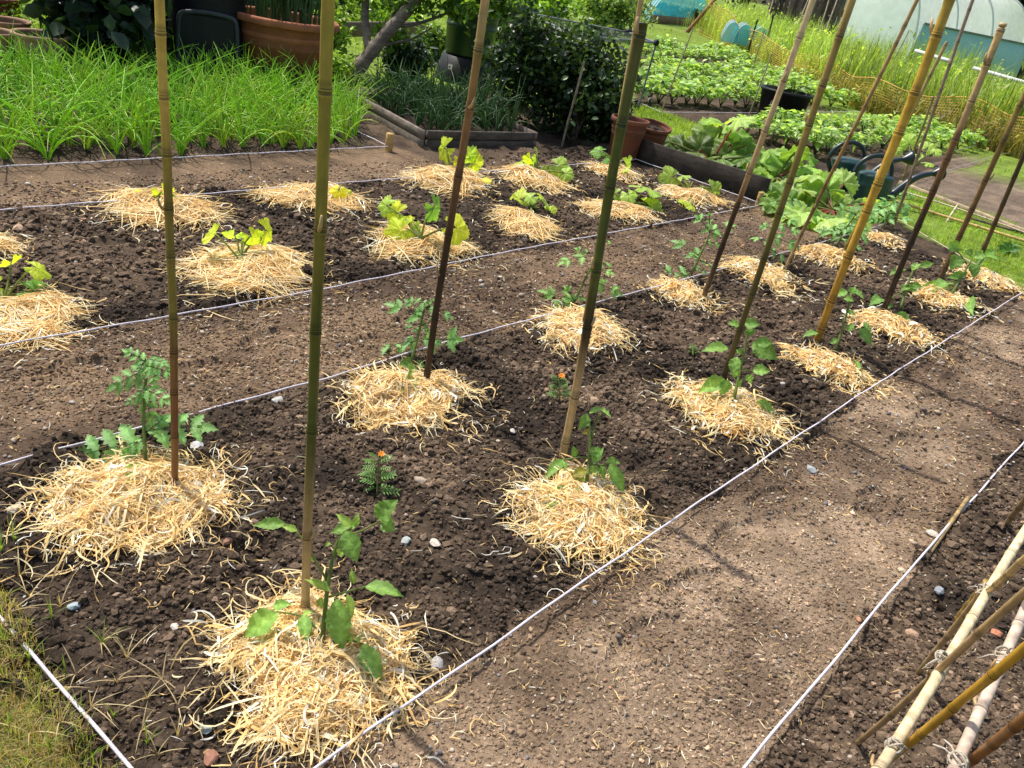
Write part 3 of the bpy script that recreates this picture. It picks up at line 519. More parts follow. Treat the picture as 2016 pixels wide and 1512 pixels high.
#PART2
# ------------------------------------------------------------------ tomato plants
CU = RM @ np.array([0., -1, 0]); CR = RM @ np.array([1., 0, 0])
def tocam(p): return nrm(CAM - p)
TOMG = (.24, .44, .10); TOML = (.36, .55, .12)
class Plant:
    """a plant at ground point b; parts are measured as sight lines at about the plant's own depth"""
    def __init__(s, b, label, cat, name, group, seed, lift=0.0):
        s.b = np.array(b); s.d = depth_of(s.b); s.r = np.random.default_rng(seed); s.k = s.d / F_; s.heaps = [f for k, f in HEIGHT.items() if math.hypot(b[0] - MC[k][0][0], b[1] - MC[k][0][1]) < MC[k][1] * 1.5]
        s.root = thing(name, label, cat, s.b, group); s.stem = Acc()
    def at(s, px, py, off=0.0): 
        d = s.d + off; p = D(px, py, d)
        for _ in range(40):
            if p[2] > s.floor(p): break
            d -= .012; p = D(px, py, d)
        return p
    def floor(s, p):
        if not s.heaps: return s.b[2] + .004
        return max(f(p) for f in s.heaps) + .006
    def line(s, pts, w0, w1, c=(.20, .27, .07), off=0.0):
        P = np.array([s.at(*p, off if 0 < i else 0) for i, p in enumerate(pts)]); 
        if len(P) == 2: P = np.array([P[0], (P[0] + P[1]) / 2 + UP * np.linalg.norm(P[1] - P[0]) * .06, P[1]])
        n = 8; t = np.linspace(0, len(P) - 1, n); i = np.clip(t.astype(int), 0, len(P) - 2); f = (t - i)[:, None]; Q = P[i] * (1 - f) + P[i + 1] * f
        Q[1:-1] = (Q[:-2] + Q[1:-1] * 2 + Q[2:]) / 4
        tube(s.stem, Q, np.linspace(w0, w1, n) * s.k / 2, np.array(c), 7); return Q
    def leaf(s, a, t, w, c=TOMG, off=None, name='leaf', **kw):
        off = s.r.normal(0, 14) * s.k if off is None else off
        A, T = s.at(*a, off), s.at(*t, off - s.r.uniform(0, 10) * s.k); n = nrm(tocam(A) * .75 + UP * .6 + s.r.normal(0, .28, 3)); ac = Acc(); T = A + (T - A) * 1.08
        blade(ac, A, T, w * 1.12 * s.k, n, np.array(c) * s.r.uniform(.8, 1.2), **{**dict(n=14, serr=.08, droop=.26, fold=.38, ripple=.16), **kw}); ac.build(name, M_leaf, s.root, loc=s.b)
    def feather(s, a, t, size=1.0, c=(.27, .50, .17), off=None, pairs=3):
        off = s.r.normal(0, 18) * s.k if off is None else off
        A, T = s.at(*a, off * .3), s.at(*t, off); L = np.linalg.norm(T - A); d = nrm(T - A); ac = Acc(); n = nrm(tocam(A) * .6 + UP * .7 + s.r.normal(0, .25, 3)); sd = nrm(np.cross(n, d))
        Q = np.array([A + d * L * q + n * L * (.22 * q - .30 * q * q) for q in np.linspace(0, 1, 7)]); tube(ac, Q, np.linspace(2.6, 1, 7) * s.k / 2, np.array([.14, .2, .06]), 5)
        c = np.array(c) * s.r.uniform(.85, 1.2)
        for j in range(pairs):
            q = .30 + .55 * j / max(1, pairs - 1); i = int(q * 6); o = Q[i]; ll = L * (.50 - .05 * j) * size
            for sg in (-1, 1):
                tip = o + (sd * sg * .85 + d * .55) * ll - n * ll * .3; blade(ac, o, tip, ll * .52, n, c * s.r.uniform(.85, 1.15), n=9, serr=.30, droop=.3, fold=.3)
                m = o + (tip - o) * .35
                for s2 in (-1, 1): blade(ac, m, m + (sd * s2 * .7 * sg + d * .5 + sd * sg * .5) * ll * .32 - n * ll * .1, ll * .15, n, c, n=5, serr=.2)
        blade(ac, Q[-1] - d * L * .08, Q[-1] + d * L * .38 * size - n * L * .18, L * .24 * size, n, c, n=9, serr=.30, droop=.3, fold=.3)
        ac.build('leaf', M_leaf, s.root, loc=s.b)
    def done(s, name='stem'):
        if s.stem.V: s.stem.build(name, M_leaf, s.root, loc=s.b)
TGP = 'young tomato plants beside the canes'
def tom(key, base, label, seed): return Plant(G(*base, mound_z(*base)), label, 'tomato plant', 'tomato_plant', TGP, seed)
def sc_(x0, y0, k):
    return lambda x, y: (x0 + x / k, y0 + y / k)
# nearest plant
q = sc_(360, 920, 2.554); p = tom('B', (636, 1275), 'nearest tomato plant with broad leaves, on the heap by the front corner', 1)
main = [q(700, 890), q(720, 640), q(745, 500), q(775, 340), q(850, 300)]; p.line(main, 10, 5)
for a in ([q(725, 570), q(650, 440), q(570, 310), q(510, 285)], [q(700, 840), q(605, 745), q(470, 725)], [q(738, 650), q(860, 615), q(930, 598)], [q(705, 880), q(850, 868), q(912, 890)], [q(775, 340), q(890, 328), q(992, 268)]): p.line(a, 5, 3)
for a, t, w in (((515, 285), (362, 292), 58), ((575, 318), (505, 300), 36), ((742, 622), (622, 568), 44), ((478, 735), (322, 846), 118), ((455, 700), (542, 690), 52), ((608, 742), (622, 872), 62), ((600, 745), (650, 730), 34), ((775, 662), (800, 905), 112), ((828, 640), (852, 748), 40), ((918, 600), (1098, 648), 78),
   ((862, 585), (848, 515), 34), ((905, 890), (995, 1080), 92), ((890, 870), (870, 860), 40), ((988, 262), (1075, 170), 100), ((998, 275), (1062, 318), 70), ((1000, 260), (965, 195), 46), ((818, 322), (872, 465), 98), ((872, 290), (752, 328), 62), ((850, 300), (775, 238), 40), ((868, 298), (882, 232), 34), ((690, 655), (702, 705), 36), ((780, 440), (812, 415), 40), ((645, 470), (652, 440), 24), ((840, 880), (860, 840), 40), ((740, 380), (715, 400), 22)):
    p.leaf(q(*a), q(*t), w / 2.554, c=TOMG if w > 45 else TOML)
p.done()
q = sc_(0, 480, 2.907); p = tom('A', (287, 920), 'tomato plant with feathery drooping leaves left of the jointed yellow cane', 2)
p.line([q(836, 1275), q(822, 1100), q(820, 920), q(842, 730), q(830, 650)], 8, 4)
for a, t in (((828, 1130), (505, 1190)), ((830, 1120), (700, 1190)), ((832, 1090), (930, 1000)), ((850, 1070), (1150, 1040)), ((825, 860), (740, 900)), ((822, 840), (860, 990)), ((828, 830), (945, 890)), ((835, 800), (800, 860)), ((840, 720), (665, 800)), ((842, 700), (965, 730)), ((838, 680), (730, 615)), ((838, 690), (880, 780)), ((842, 660), (940, 680)), ((836, 660), (800, 720)), ((840, 1260), (770, 1300)), ((842, 1265), (930, 1330)), ((838, 1270), (790, 1400))):
    p.feather(q(*a), q(*t), 1.0, pairs=3)
p.done()
q = sc_(660, 480, 2.907); p = tom('C', (808, 715), 'bushy tomato seedling with cut leaves left of the dark brown cane', 3)
p.line([q(432, 680), q(470, 540), q(495, 440), q(520, 330)], 7, 3)
for a, t in (((460, 560), (275, 590)), ((470, 550), (360, 600)), ((480, 500), (420, 470)), ((490, 540), (590, 560)), ((500, 545), (680, 545)), ((505, 430), (345, 350)), ((510, 400), (420, 330)), ((515, 390), (440, 420)), ((520, 370), (650, 405)), ((522, 350), (560, 320)), ((520, 345), (470, 320)), ((490, 470), (560, 440)), ((500, 480), (540, 520))): p.feather(q(*a), q(*t), .95, pairs=2)
for a, t, w in (((440, 690), (382, 835), 70), ((450, 690), (360, 700), 70), ((460, 690), (510, 700), 50), ((460, 760), (450, 830), 36)): p.leaf(q(*a), q(*t), w / 2.907, c=(.19, .34, .08))
p.done()
q = sc_(900, 820, 4.58); p = tom('Dm', (1155, 958), 'tomato plant with dark spreading leaves right of the green and tan cane', 4)
p.line([q(1165, 640), q(1190, 400), q(1205, 150), q(1185, -10)], 8, 4); p.line([q(1215, 190), q(1260, 40), q(1300, -30)], 4, 3); p.line([q(1185, 420), q(1260, 440), q(1380, 425)], 4, 3); p.line([q(1170, 600), q(1040, 640), q(940, 700)], 4, 3); p.line([q(1180, 370), q(1080, 370), q(960, 390)], 4, 3)
for a, t, w in (((1170, -20), (1100, 110), 100), ((1190, -30), (1330, -70), 60), ((1290, -60), (1380, 10), 70), ((1210, 280), (1290, 390), 100), ((960, 390), (802, 555), 92), ((950, 400), (985, 480), 46), ((1065, 360), (1045, 268), 62), ((1230, 420), (1315, 290), 84), ((1245, 440), (1225, 555), 84), ((1300, 440), (1320, 560), 60), ((1345, 400), (1460, 420), 76), ((1375, 430), (1497, 675), 112), ((1000, 650), (865, 690), 74), ((945, 700), (770, 855), 140), ((1055, 640), (1075, 735), 72), ((1180, 585), (1020, 578), 48), ((1315, 740), (1352, 832), 82), ((1435, 745), (1515, 765), 56), ((1000, 700), (985, 760), 50), ((1220, 620), (1265, 640), 40)): p.leaf(q(*a), q(*t), w / 4.58)
p.leaf(q(1175, 490), q(1035, 545), 20, c=(.30, .30, .03)); p.leaf(q(1490, 800), q(1512, 895), 14, c=(.28, .30, .04)); p.leaf(q(1180, 130), q(1130, 150), 10, c=(.30, .30, .05)); p.done()
q = sc_(1336, 400, 2.907); p = tom('Fm', (1444, 790), 'tomato plant with rounded leaves in front of the slender olive cane', 5)
p.line([q(312, 1145), q(345, 980), q(375, 870), q(400, 690)], 7, 3); p.line([q(350, 950), q(430, 965)], 3, 2)
for a, t, w in (((282, 830), (140, 848), 70), ((345, 700), (285, 690), 55), ((380, 690), (460, 695), 62), ((400, 720), (410, 760), 60), ((420, 800), (555, 890), 104), ((440, 800), (530, 800), 60), ((425, 960), (518, 962), 66), ((335, 880), (312, 985), 62), ((262, 1008), (122, 1080), 84), ((285, 1015), (240, 1095), 62), ((450, 1130), (540, 1205), 62), ((395, 980), (412, 1030), 44), ((335, 985), (300, 960), 40), ((360, 860), (330, 840), 40), ((345, 1050), (365, 1010), 30)): p.leaf(q(*a), q(*t), w / 2.907)
p.done()
p = tom('Gm', (1644, 692), 'spindly tomato plant in front of the thick golden cane', 6)
p.line([q(895, 850), q(945, 690), q(970, 600), q(990, 510)], 6, 3)
for a, t, w in (((800, 745), (715, 768), 58), ((965, 505), (878, 535), 52), ((995, 500), (1055, 545), 44), ((970, 735), (1002, 690), 40), ((1035, 715), (1098, 812), 58), ((1060, 680), (1092, 755), 32), ((905, 780), (868, 802), 34), ((1000, 900), (1022, 985), 32), ((945, 545), (1000, 562), 40), ((985, 520), (1010, 480), 40), ((960, 620), (1010, 640), 30)): p.leaf(q(*a), q(*t), w / 2.907)
p.done()
p = tom('Hm', (1773, 606), 'tomato plant leaning between two heaps beside the dark split cane', 7)
p.line([q(1270, 605), q(1300, 500), q(1340, 390)], 6, 3); p.line([q(1300, 500), q(1180, 570)], 3, 2)
for a, t, w in (((1165, 545), (1095, 585), 62), ((1310, 480), (1275, 500), 44), ((1318, 500), (1345, 465), 62), ((1300, 380), (1212, 412), 54), ((1335, 385), (1385, 350), 52), ((1380, 362), (1455, 345), 38), ((1235, 640), (1325, 672), 54), ((1170, 582), (1225, 590), 40), ((1330, 470), (1390, 480), 40)): p.leaf(q(*a), q(*t), w / 2.907)
p.done()
p = tom('I', (1872, 578), 'tomato plant with large hanging leaves at the last cane but one', 8)
p.line([q(1560, 525), q(1620, 420), q(1680, 320)], 6, 3); p.line([q(1600, 440), q(1480, 480)], 3, 2); p.line([q(1650, 350), q(1570, 250)], 3, 2)
for a, t, w in (((1545, 230), (1625, 265), 60), ((1605, 300), (1555, 378), 72), ((1550, 460), (1455, 515), 74), ((1485, 470), (1375, 492), 56), ((1640, 410), (1540, 425), 46), ((1680, 345), (1690, 425), 62), ((1650, 555), (1682, 635), 74), ((1680, 300), (1640, 275), 50), ((1690, 310), (1760, 300), 50), ((1620, 420), (1640, 380), 40)): p.leaf(q(*a), q(*t), w / 2.907)
p.done()
p = tom('O', (1918, 528), 'farthest tomato plant of the right row, dark leaved beside the last heap', 9)
p.line([q(1700, 375), q(1750, 300)], 5, 3)
for a, t, w in (((1750, 300), (1830, 325), 52), ((1745, 310), (1700, 352), 44), ((1760, 290), (1810, 270), 40), ((1740, 300), (1690, 280), 40)): p.leaf(q(*a), q(*t), w / 2.907)
p.done()
q = sc_(1050, 380, 3.1725); p = tom('E', (1360, 545), 'tall feathery tomato plant behind the small round heap', 10)
p.line([q(985, 510), q(1050, 370), q(1110, 250), q(1100, 180)], 5, 2)
for a, t in (((1105, 250), (1030, 150)), ((1105, 240), (1225, 200)), ((1110, 250), (1200, 270)), ((1040, 400), (915, 310)), ((1030, 410), (990, 380)), ((1040, 420), (1110, 450)), ((970, 510), (835, 490)), ((1100, 190), (1100, 130)), ((1080, 300), (1150, 320)), ((1010, 460), (1070, 490)), ((975, 515), (900, 520))): p.feather(q(*a), q(*t), 1.0, pairs=2)
p.done()
p = tom('D2', (1125, 600), 'tomato plant behind the green cane with leaves on both sides of it', 11)
p.line([q(250, 690), q(310, 560), q(375, 440), q(400, 380)], 5, 3)
for a, t in (((250, 690), (100, 620)), ((240, 690), (150, 700)), ((260, 680), (210, 600)), ((330, 400), (195, 420)), ((340, 380), (280, 350)), ((380, 470), (475, 490)), ((390, 440), (470, 440)), ((390, 560), (515, 610)), ((420, 300), (475, 305)), ((290, 640), (300, 720))): p.feather(q(*a), q(*t), 1.05, c=(.30, .54, .14), pairs=2)
p.done()
for key, bs, tp, sd_, lb in (('J', (1505, 522), (1545, 395), 12, 'feathery tomato plant behind the slender olive cane'), ('L', (1640, 492), (1690, 415), 13, 'feathery tomato plant behind the golden cane'), ('M', (1738, 448), (1768, 385), 14, 'small tomato plant at the farthest heap beside the rhubarb')):
    p = tom(key, bs, lb, sd_); x0, y0 = bs; dx, dy = tp[0] - x0, tp[1] - y0; p.line([bs, (x0 + dx * .5, y0 + dy * .55), tp], 4, 2)
    for i in range(9):
        f = .25 + .75 * i / 8; a = (x0 + dx * f, y0 + dy * f); s_ = (-1) ** i; p.feather(a, (a[0] + s_ * (38 - 12 * f) * p.r.uniform(.6, 1.2), a[1] + p.r.uniform(-14, 18)), 1.05, pairs=2)
    p.done()
# ------------------------------------------------------------------ courgette plants
YG = (.62, .76, .07); LG = (.46, .66, .12); DG = (.20, .42, .08); YY = (.85, .82, .04)  # yellow tones put the glow of backlit leaves into the colour
def courgette(key, crown, leaves, label, seed, extra=()):
    p = Plant(G(crown[0], crown[1] + 3, mound_z(crown[0], crown[1] + 3)), label, 'courgette plant', 'courgette_plant', 'young courgette plants on straw heaps', seed)
    for (cx, cy, dia, c) in leaves:
        off = p.r.normal(0, 12) * p.k; base = p.at(*crown); cen = p.at(cx, cy, off); d = nrm(cen - base)
        p.line([crown, (crown[0] * .5 + cx * .5 + p.r.normal(0, 2), crown[1] * .45 + cy * .55 - 3), (cx, cy)], 4.5, 3.2, c=(.30, .36, .10), off=off)
        ac = Acc(); n = nrm(tocam(cen) * p.r.uniform(.6, 1.0) + UP * .5 + p.r.normal(0, .3, 3)); xd = nrm((cen - base) * np.array([1, 1, -.3]) + p.r.normal(0, .02, 3) - UP * .03)
        lobed(ac, cen, xd, n, dia * .74 * p.k, np.array(c) * p.r.uniform(.9, 1.1), seed=seed * 31 + int(cx), cup=.22); ac.build('leaf', M_leaf, p.root, loc=p.b)
    for i in range(7):
        a = p.r.random() * 6.3; L = p.r.uniform(8, 20); p.line([crown, (crown[0] + math.cos(a) * L * .5, crown[1] - L)], 3, 1.5, c=(.42, .46, .10))
    p.done()
courgette('Q1', (8, 590), [(22, 515, 34, YG), (66, 524, 40, YG), (60, 572, 52, DG), (-8, 562, 42, YG), (12, 570, 24, LG)], 'courgette plant at the left edge with a dark lobed leaf', 21)
courgette('Q2', (472, 512), [(424, 460, 38, YG), (462, 463, 30, LG), (493, 463, 30, YG), (522, 452, 42, YG), (478, 470, 20, LG)], 'courgette seedling with cupped pale leaves between the two nearest tall canes', 22)
courgette('Q3', (828, 470), [(764, 405, 32, LG), (785, 419, 40, YG), (799, 449, 54, YG), (854, 404, 42, DG), (842, 473, 32, DG), (892, 446, 46, YG), (815, 440, 24, LG)], 'largest courgette plant with broad leaves behind the brown cane', 23)
courgette('Q4', (1045, 408), [(1028, 392, 38, YG), (1072, 391, 36, LG), (1046, 424, 40, YY), (1074, 416, 28, YG), (1050, 386, 22, LG)], 'courgette plant with one yellow leaf facing forward', 24)
courgette('Q5', (1228, 400), [(1264, 367, 52, LG), (1273, 402, 46, YG), (1213, 382, 26, LG), (1236, 380, 26, LG)], 'courgette plant with two pale round leaves beside the green cane', 25)
courgette('Q6', (1356, 375), [(1328, 348, 34, LG), (1398, 370, 32, LG), (1363, 403, 38, YG), (1345, 350, 22, LG)], 'courgette plant at the end of the front row before the plank', 26)
courgette('R1', (312, 398), [(282, 374, 28, YY), (318, 378, 34, YG), (345, 384, 30, LG)], 'flattened yellow green courgette plant behind the jointed yellow cane', 27)
courgette('R2', (663, 383), [(668, 372, 24, YY), (680, 380, 20, YG)], 'tiny yellow courgette seedling behind the tallest olive cane', 28)
courgette('R3', (886, 336), [(878, 290, 40, YG), (920, 302, 28, LG), (925, 322, 44, YG), (943, 357, 30, YY), (905, 312, 22, YY)], 'courgette plant with jagged upright leaves before the raised bed corner', 29)
courgette('R4', (1058, 338), [(1031, 319, 34, LG), (1056, 305, 30, LG), (1065, 341, 32, LG), (1095, 324, 30, LG), (1110, 340, 24, LG), (1045, 310, 22, YG)], 'courgette plant before the dark netted bush', 30)
courgette('R5', (1218, 328), [(1183, 297, 24, DG), (1231, 325, 30, LG), (1222, 338, 24, LG), (1205, 318, 22, DG)], 'shaded courgette plant before the two terracotta pots', 31)
# ------------------------------------------------------------------ marigolds
def marigold(b, t, label, seed, flower=True, c=(.18, .33, .08)):
    p = Plant(on(G(*b)), label, 'marigold', 'marigold_plant', 'marigolds between the tomato heaps', seed); p.line([b, t], 3.5, 2)
    ac = Acc(); Hh = b[1] - t[1]
    for i in range(16):
        f = .15 + .8 * i / 15; ax_, ay_ = b[0] + (t[0] - b[0]) * f, b[1] - Hh * f; s_ = (-1) ** i; L = Hh * .38 * (1.1 - .5 * f) * p.r.uniform(.8, 1.2); A = p.at(ax_, ay_); T = p.at(ax_ + s_ * L, ay_ + L * p.r.uniform(-.5, .25), p.r.normal(0, .5) * L * p.k); dd = T - A; n = nrm(tocam(A) * .3 + UP); sv = nrm(np.cross(n, dd)); LL = np.linalg.norm(dd)
        tube(ac, [A, (A + T) / 2, T], .6 * p.k, np.array(c), 4)
        for j in range(5):
            o = A + dd * (.25 + .75 * j / 4)
            for s2 in (-1, 1): blade(ac, o, o + nrm(sv * s2 + nrm(dd) * .8) * LL * .34, LL * .11, n, np.array(c) * p.r.uniform(.8, 1.25), n=4, serr=.1)
    ac.build('foliage', M_leaf, p.root, loc=p.b)
    if flower:
        ac = Acc(); f = p.at(t[0] + 6, t[1] - 2); n = nrm(tocam(f) * .6 + UP)
        for i in range(24):
            a = i * 2.4; e = nrm(np.cross(n, [math.cos(a), math.sin(a), .2])); R_ = (3 + 5 * ((i % 3) / 2)) * p.k; blade(ac, f, f + e * R_ + n * R_ * (.6 - .2 * (i % 3)), R_ * .6, n, np.array([.80, .30, .015]), n=4, serr=.05)
        ac.build('flower', M_flower, p.root, loc=p.b)
    p.done()
marigold((742, 978), (745, 896), 'marigold with an orange bloom between the two nearest cane rows', 41)
marigold((1102, 790), (1100, 742), 'marigold with a yellow orange bloom left of the tan foot of the green cane', 42)
marigold((1364, 700), (1364, 678), 'small flowerless marigold in the dark soil between the rows', 43, False)
# ------------------------------------------------------------------ grass patches
def grass(name, label, poly, n, h0, h1, cols, w, lean=.5, dry=.0, smax=1.0, kind='grass'):
    poly = np.array(poly); x = rng.uniform(poly[:, 0].min(), poly[:, 0].max(), n); y = rng.uniform(poly[:, 1].min(), poly[:, 1].max(), n); k = inpoly(x, y, [tuple(q) for q in poly]) & (rng.random(n) < .25 + 1.1 * vn(x, y, 2.5 / smax, 61)); x, y = x[k], y[k]; n = len(x)
    if n == 0: return
    h = rng.uniform(h0, h1, n); a = rng.random(n) * 2 * PI; l = rng.random(n) ** 1.5 * lean; K_ = 5; t = np.linspace(0, 1, K_)[None]; P = np.zeros((n, K_, 3)); g = hgt(x, y, False)
    P[..., 0] = x[:, None] + np.cos(a)[:, None] * l[:, None] * h[:, None] * t ** 1.8; P[..., 1] = y[:, None] + np.sin(a)[:, None] * l[:, None] * h[:, None] * t ** 1.8; P[..., 2] = g[:, None] - .005 + h[:, None] * (t - .35 * np.minimum(l, 1.2)[:, None] * t ** 2.2)
    s = np.stack([-np.sin(a), np.cos(a), np.zeros(n)], -1)[:, None].repeat(K_, 1); cols = np.array(cols); C = cols[rng.integers(0, len(cols), n)] * rng.uniform(.7, 1.25, (n, 1))
    d_ = rng.random(n) < dry; C[d_] = np.array([.50, .38, .17]) * rng.uniform(.7, 1.1, (d_.sum(), 1))
    ac = Acc(); ribbons(ac, P, (w * rng.uniform(.7, 1.3, n))[:, None] * np.array([1, .95, .8, .5, .08])[None], s, C); return tag(ac.build(name, M_leaf), label, kind, kind='stuff')
GRC = [(.26, .42, .04), (.34, .50, .05), (.20, .34, .035), (.44, .54, .08)]
grass('grass', 'short bright grass strip at the far end of the tomato bed', PG_FAR, 16000, .012, .045, GRC, .0045, .8)
grass('grass', 'bright grass patch behind the two terracotta pots', PG_MID, 7000, .02, .06, GRC, .006, .6)
grass('grass', 'sunlit grass path along the orange mesh fence', PG_FENCE, 22000, .02, .06, GRC, .010, .6)
grass('grass', 'sunlit lawn behind the tree and the green water butt', [(-14, 3), (-5.8, 3.2), (-5.6, 4.7), (-9, 14), (-18, 14)], 26000, .03, .09, GRC, .010, .6)
grass('grass', 'patchy half dry grass in the near left corner', [(-1.6, .0), (-.55, .0), (-.62, .24), (-.80, .285), (-1.05, .29), (-1.6, .30)], 22000, .008, .036, [(.32, .42, .06), (.46, .48, .11), (.24, .36, .06)], .0016, 1.2, dry=.62)
def blades(name, label, pts, n, hpx, c, spread, wpx=2.2, cat='grass'):
    ac = Acc(); 
    for (px, py) in pts:
        b = on(G(px, py)); k = K(b); m = n; a = rng.random(m) * 6.3; h = hpx * k * rng.uniform(.5, 1.1, m); l = rng.random(m) * spread; t = np.linspace(0, 1, 6)[None]; P = np.zeros((m, 6, 3))
        P[..., 0] = b[0] + np.cos(a)[:, None] * (l * h)[:, None] * t ** 1.6; P[..., 1] = b[1] + np.sin(a)[:, None] * (l * h)[:, None] * t ** 1.6; P[..., 2] = b[2] + h[:, None] * (t - .3 * l[:, None] * t ** 2)
        ribbons(ac, P, np.full((m, 1), wpx * k) * np.array([1, 1, .9, .8, .5, .1])[None], np.stack([-np.sin(a), np.cos(a), a * 0], -1)[:, None].repeat(6, 1), np.array(c) * rng.uniform(.75, 1.2, (m, 1)))
    return tag(ac.build(name, M_leaf), label, cat)
tag(blades('grass', 'taller green blades and seed heads by the near left string', [(105, 1235), (205, 1285), (130, 1330), (60, 1310), (10, 1280), (225, 1420), (160, 1420), (30, 1080), (5, 1100), (290, 1470), (80, 1400), (20, 1440), (100, 1480), (180, 1490)], 6, 62, (.27, .38, .08), .9, 2.6), kind='stuff')
tag(blades('dry_grass', 'dry bleached grass stalks in the near left corner', [(60, 1180), (120, 1200), (200, 1280), (320, 1345), (290, 1380), (280, 1440), (350, 1460), (90, 1370), (150, 1330), (40, 1140), (230, 1350), (30, 1380), (180, 1400), (250, 1300), (60, 1450), (120, 1440), (210, 1470), (310, 1490), (20, 1230), (350, 1400)], 5, 55, (.66, .52, .28), 2.2, 2.4), kind='stuff')
# ------------------------------------------------------------------ onions, garlic, chives
def tuft(n, h, w, c, lean, seed, mat_=None, droop=.5, name='onion_plant'):
    r_ = np.random.default_rng(seed); ac = Acc()
    for i in range(n):
        a = r_.random() * 6.3; l = r_.uniform(.1, 1) * lean; hh = h * r_.uniform(.55, 1.1); t = np.linspace(0, 1, 8); b = r_.random() < droop; bend = .75 * l if b else .15 * l
        x = np.cos(a) * hh * l * t ** (1.5); y = np.sin(a) * hh * l * t ** 1.5; z = hh * (t - bend * t ** 2.6)
        tube(ac, np.stack([x + np.cos(a) * .006, y + np.sin(a) * .006, z], -1), w * np.array([.55, .8, .9, .85, .75, .6, .42, .12]), np.array(c)[None] * (np.array([1.35, 1.1, 1, 1, 1, 1, 1.05, 1.25]) * r_.uniform(.8, 1.2))[:, None], 4, cap=False)
    return ac.build(name, M_onion)
def in_tri_poly(pts, n, mind, seed):
    r_ = np.random.default_rng(seed); pts = np.array(pts); out = []
    for _ in range(20000):
        p = r_.uniform(pts.min(0), pts.max(0))
        if inpoly(p[0:1], p[1:2], [tuple(q) for q in pts])[0] and all((p[0] - o[0]) ** 2 + (p[1] - o[1]) ** 2 > mind ** 2 for o in out): out.append(p)
        if len(out) >= n: break
    return out
ON = [tuft(11, .32, .0046, [(.34, .56, .06), (.44, .58, .09), (.28, .50, .08)][i % 3], 1.15, 200 + i, droop=.62) for i in range(7)]; ONlab = 'green onion plant with tubular leaves in the bed behind the front string'
opts = in_tri_poly(P_((-90, 322), (250, 311), (640, 291), (712, 280), (690, 215), (610, 172), (330, 150), (60, 150), (-90, 160)), 292, .072, 3)
for i, p_ in enumerate(opts):
    o = ON[i % 7]; l = on(p_)
    if i < 7: o.location = tuple(l); tag(o, ONlab, 'onion plant', 'onion plants in the left bed')
    else: c = dup(o, l, random.random() * 6.3, random.uniform(.75, 1.2))
# ------------------------------------------------------------------ raised timber bed, planks
GREYW = np.array([.23, .19, .155]); DARKW = np.array([.075, .060, .048])
def frame_pts(*px): return [G(*p) for p in px]
rbC, rbR, rbL = G(832, 291), G(1052, 292), G(692, 212); k_ = K(rbC); hh = 34 * k_
rt = thing('raised_bed', 'weathered grey timber raised bed holding the garlic', 'raised bed', (rbC[0], rbC[1], 0))
rbB = rbL + (rbR - rbC); th = .022
def part_board(nm, root, p0, p1, z0, z1, c, th=th):
    a = Acc(); board(a, p0, p1, z0, z1, th, np.array(c)); return a.build(nm, M_wood, root, loc=root.location)
dx = nrm((rbR - rbC)[:2]); dy = nrm((rbL - rbC)[:2])
for nm, p0, p1, cc in (('front', rbC[:2] + dx * th, rbR[:2] - dx * th, GREYW * .5), ('left', rbL[:2], rbC[:2], GREYW * 1.0), ('right', rbB[:2], rbR[:2], GREYW), ('back', rbL[:2] + dx * th, rbB[:2] - dx * th, GREYW)):  # front boards carry their shade as a darker colour
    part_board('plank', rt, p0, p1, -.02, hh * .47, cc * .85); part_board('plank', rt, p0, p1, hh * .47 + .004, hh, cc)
pe = Acc(); e0, e1 = rbC[:2], rbR[:2]; q0, q1 = rbL[:2], rbB[:2]; n = 16; t = np.linspace(.02, .98, n); gx = e0[None, None] * (1 - t[:, None, None]) + e1[None, None] * t[:, None, None]; gy = q0[None, None] * (1 - t[:, None, None]) + q1[None, None] * t[:, None, None]
xy = gx * (1 - t[None, :, None]) + gy * t[None, :, None]; pe.add(np.concatenate([xy, (.06 + .02 * vn(xy[..., 0], xy[..., 1], 20, 3))[..., None]], -1).reshape(-1, 3), grid_faces(n, n), soilB); pe.build('bed_soil', M_soil, rt, loc=rt.location)
GA = [tuft(10, .38, .0052, (.085, .17, .06), 1.0, 300 + i, droop=.75, name='garlic_plant') for i in range(5)]
gpts = in_tri_poly([tuple(rbC[:2] * .9 + rbB[:2] * .1), tuple(rbR[:2] * .9 + rbL[:2] * .1), tuple(rbB[:2] * .92 + rbC[:2] * .08), tuple(rbL[:2] * .92 + rbR[:2] * .08)], 64, .075, 4)
for i, p_ in enumerate(gpts):
    o = GA[i % 5]; l = on(p_, .05)
    if i < 5: o.location = tuple(l); tag(o, 'dark green garlic plant with arching leaves inside the raised timber bed', 'garlic plant', 'garlic plants in the raised bed')
    else: dup(o, l, random.random() * 6.3, random.uniform(.75, 1.15))
pA, pB_ = G(1253, 318), G(1503, 400); a = Acc(); hp = 46 * K((pA + pB_) / 2); board(a, pA, pB_, -.02, hp, .022, DARKW * .8); tag(a.build('edging_plank', M_wood, loc=(pA[0], pA[1], 0)), 'dark edging plank in front of the rhubarb', 'plank')  # one dark brown for the whole plank
a = Acc(); p0, p1 = G(1770, 362), G(2080, 484); board(a, p0, p1, -.01, .03, .03, np.array([.42, .30, .22])); tag(a.build('edging_board', M_wood, loc=(p0[0], p0[1], 0)), 'low pinkish brown edging board along the stony soil', 'board')
a = Acc(); p0, p1 = G(383, 122), G(424, 132); board(a, p0, p1, .02, .10, .08, np.array([.50, .36, .25])); tag(a.build('wood_block', M_wood, loc=(p0[0], p0[1], 0)), 'short pale wood block in front of the black compost bin', 'wood block')
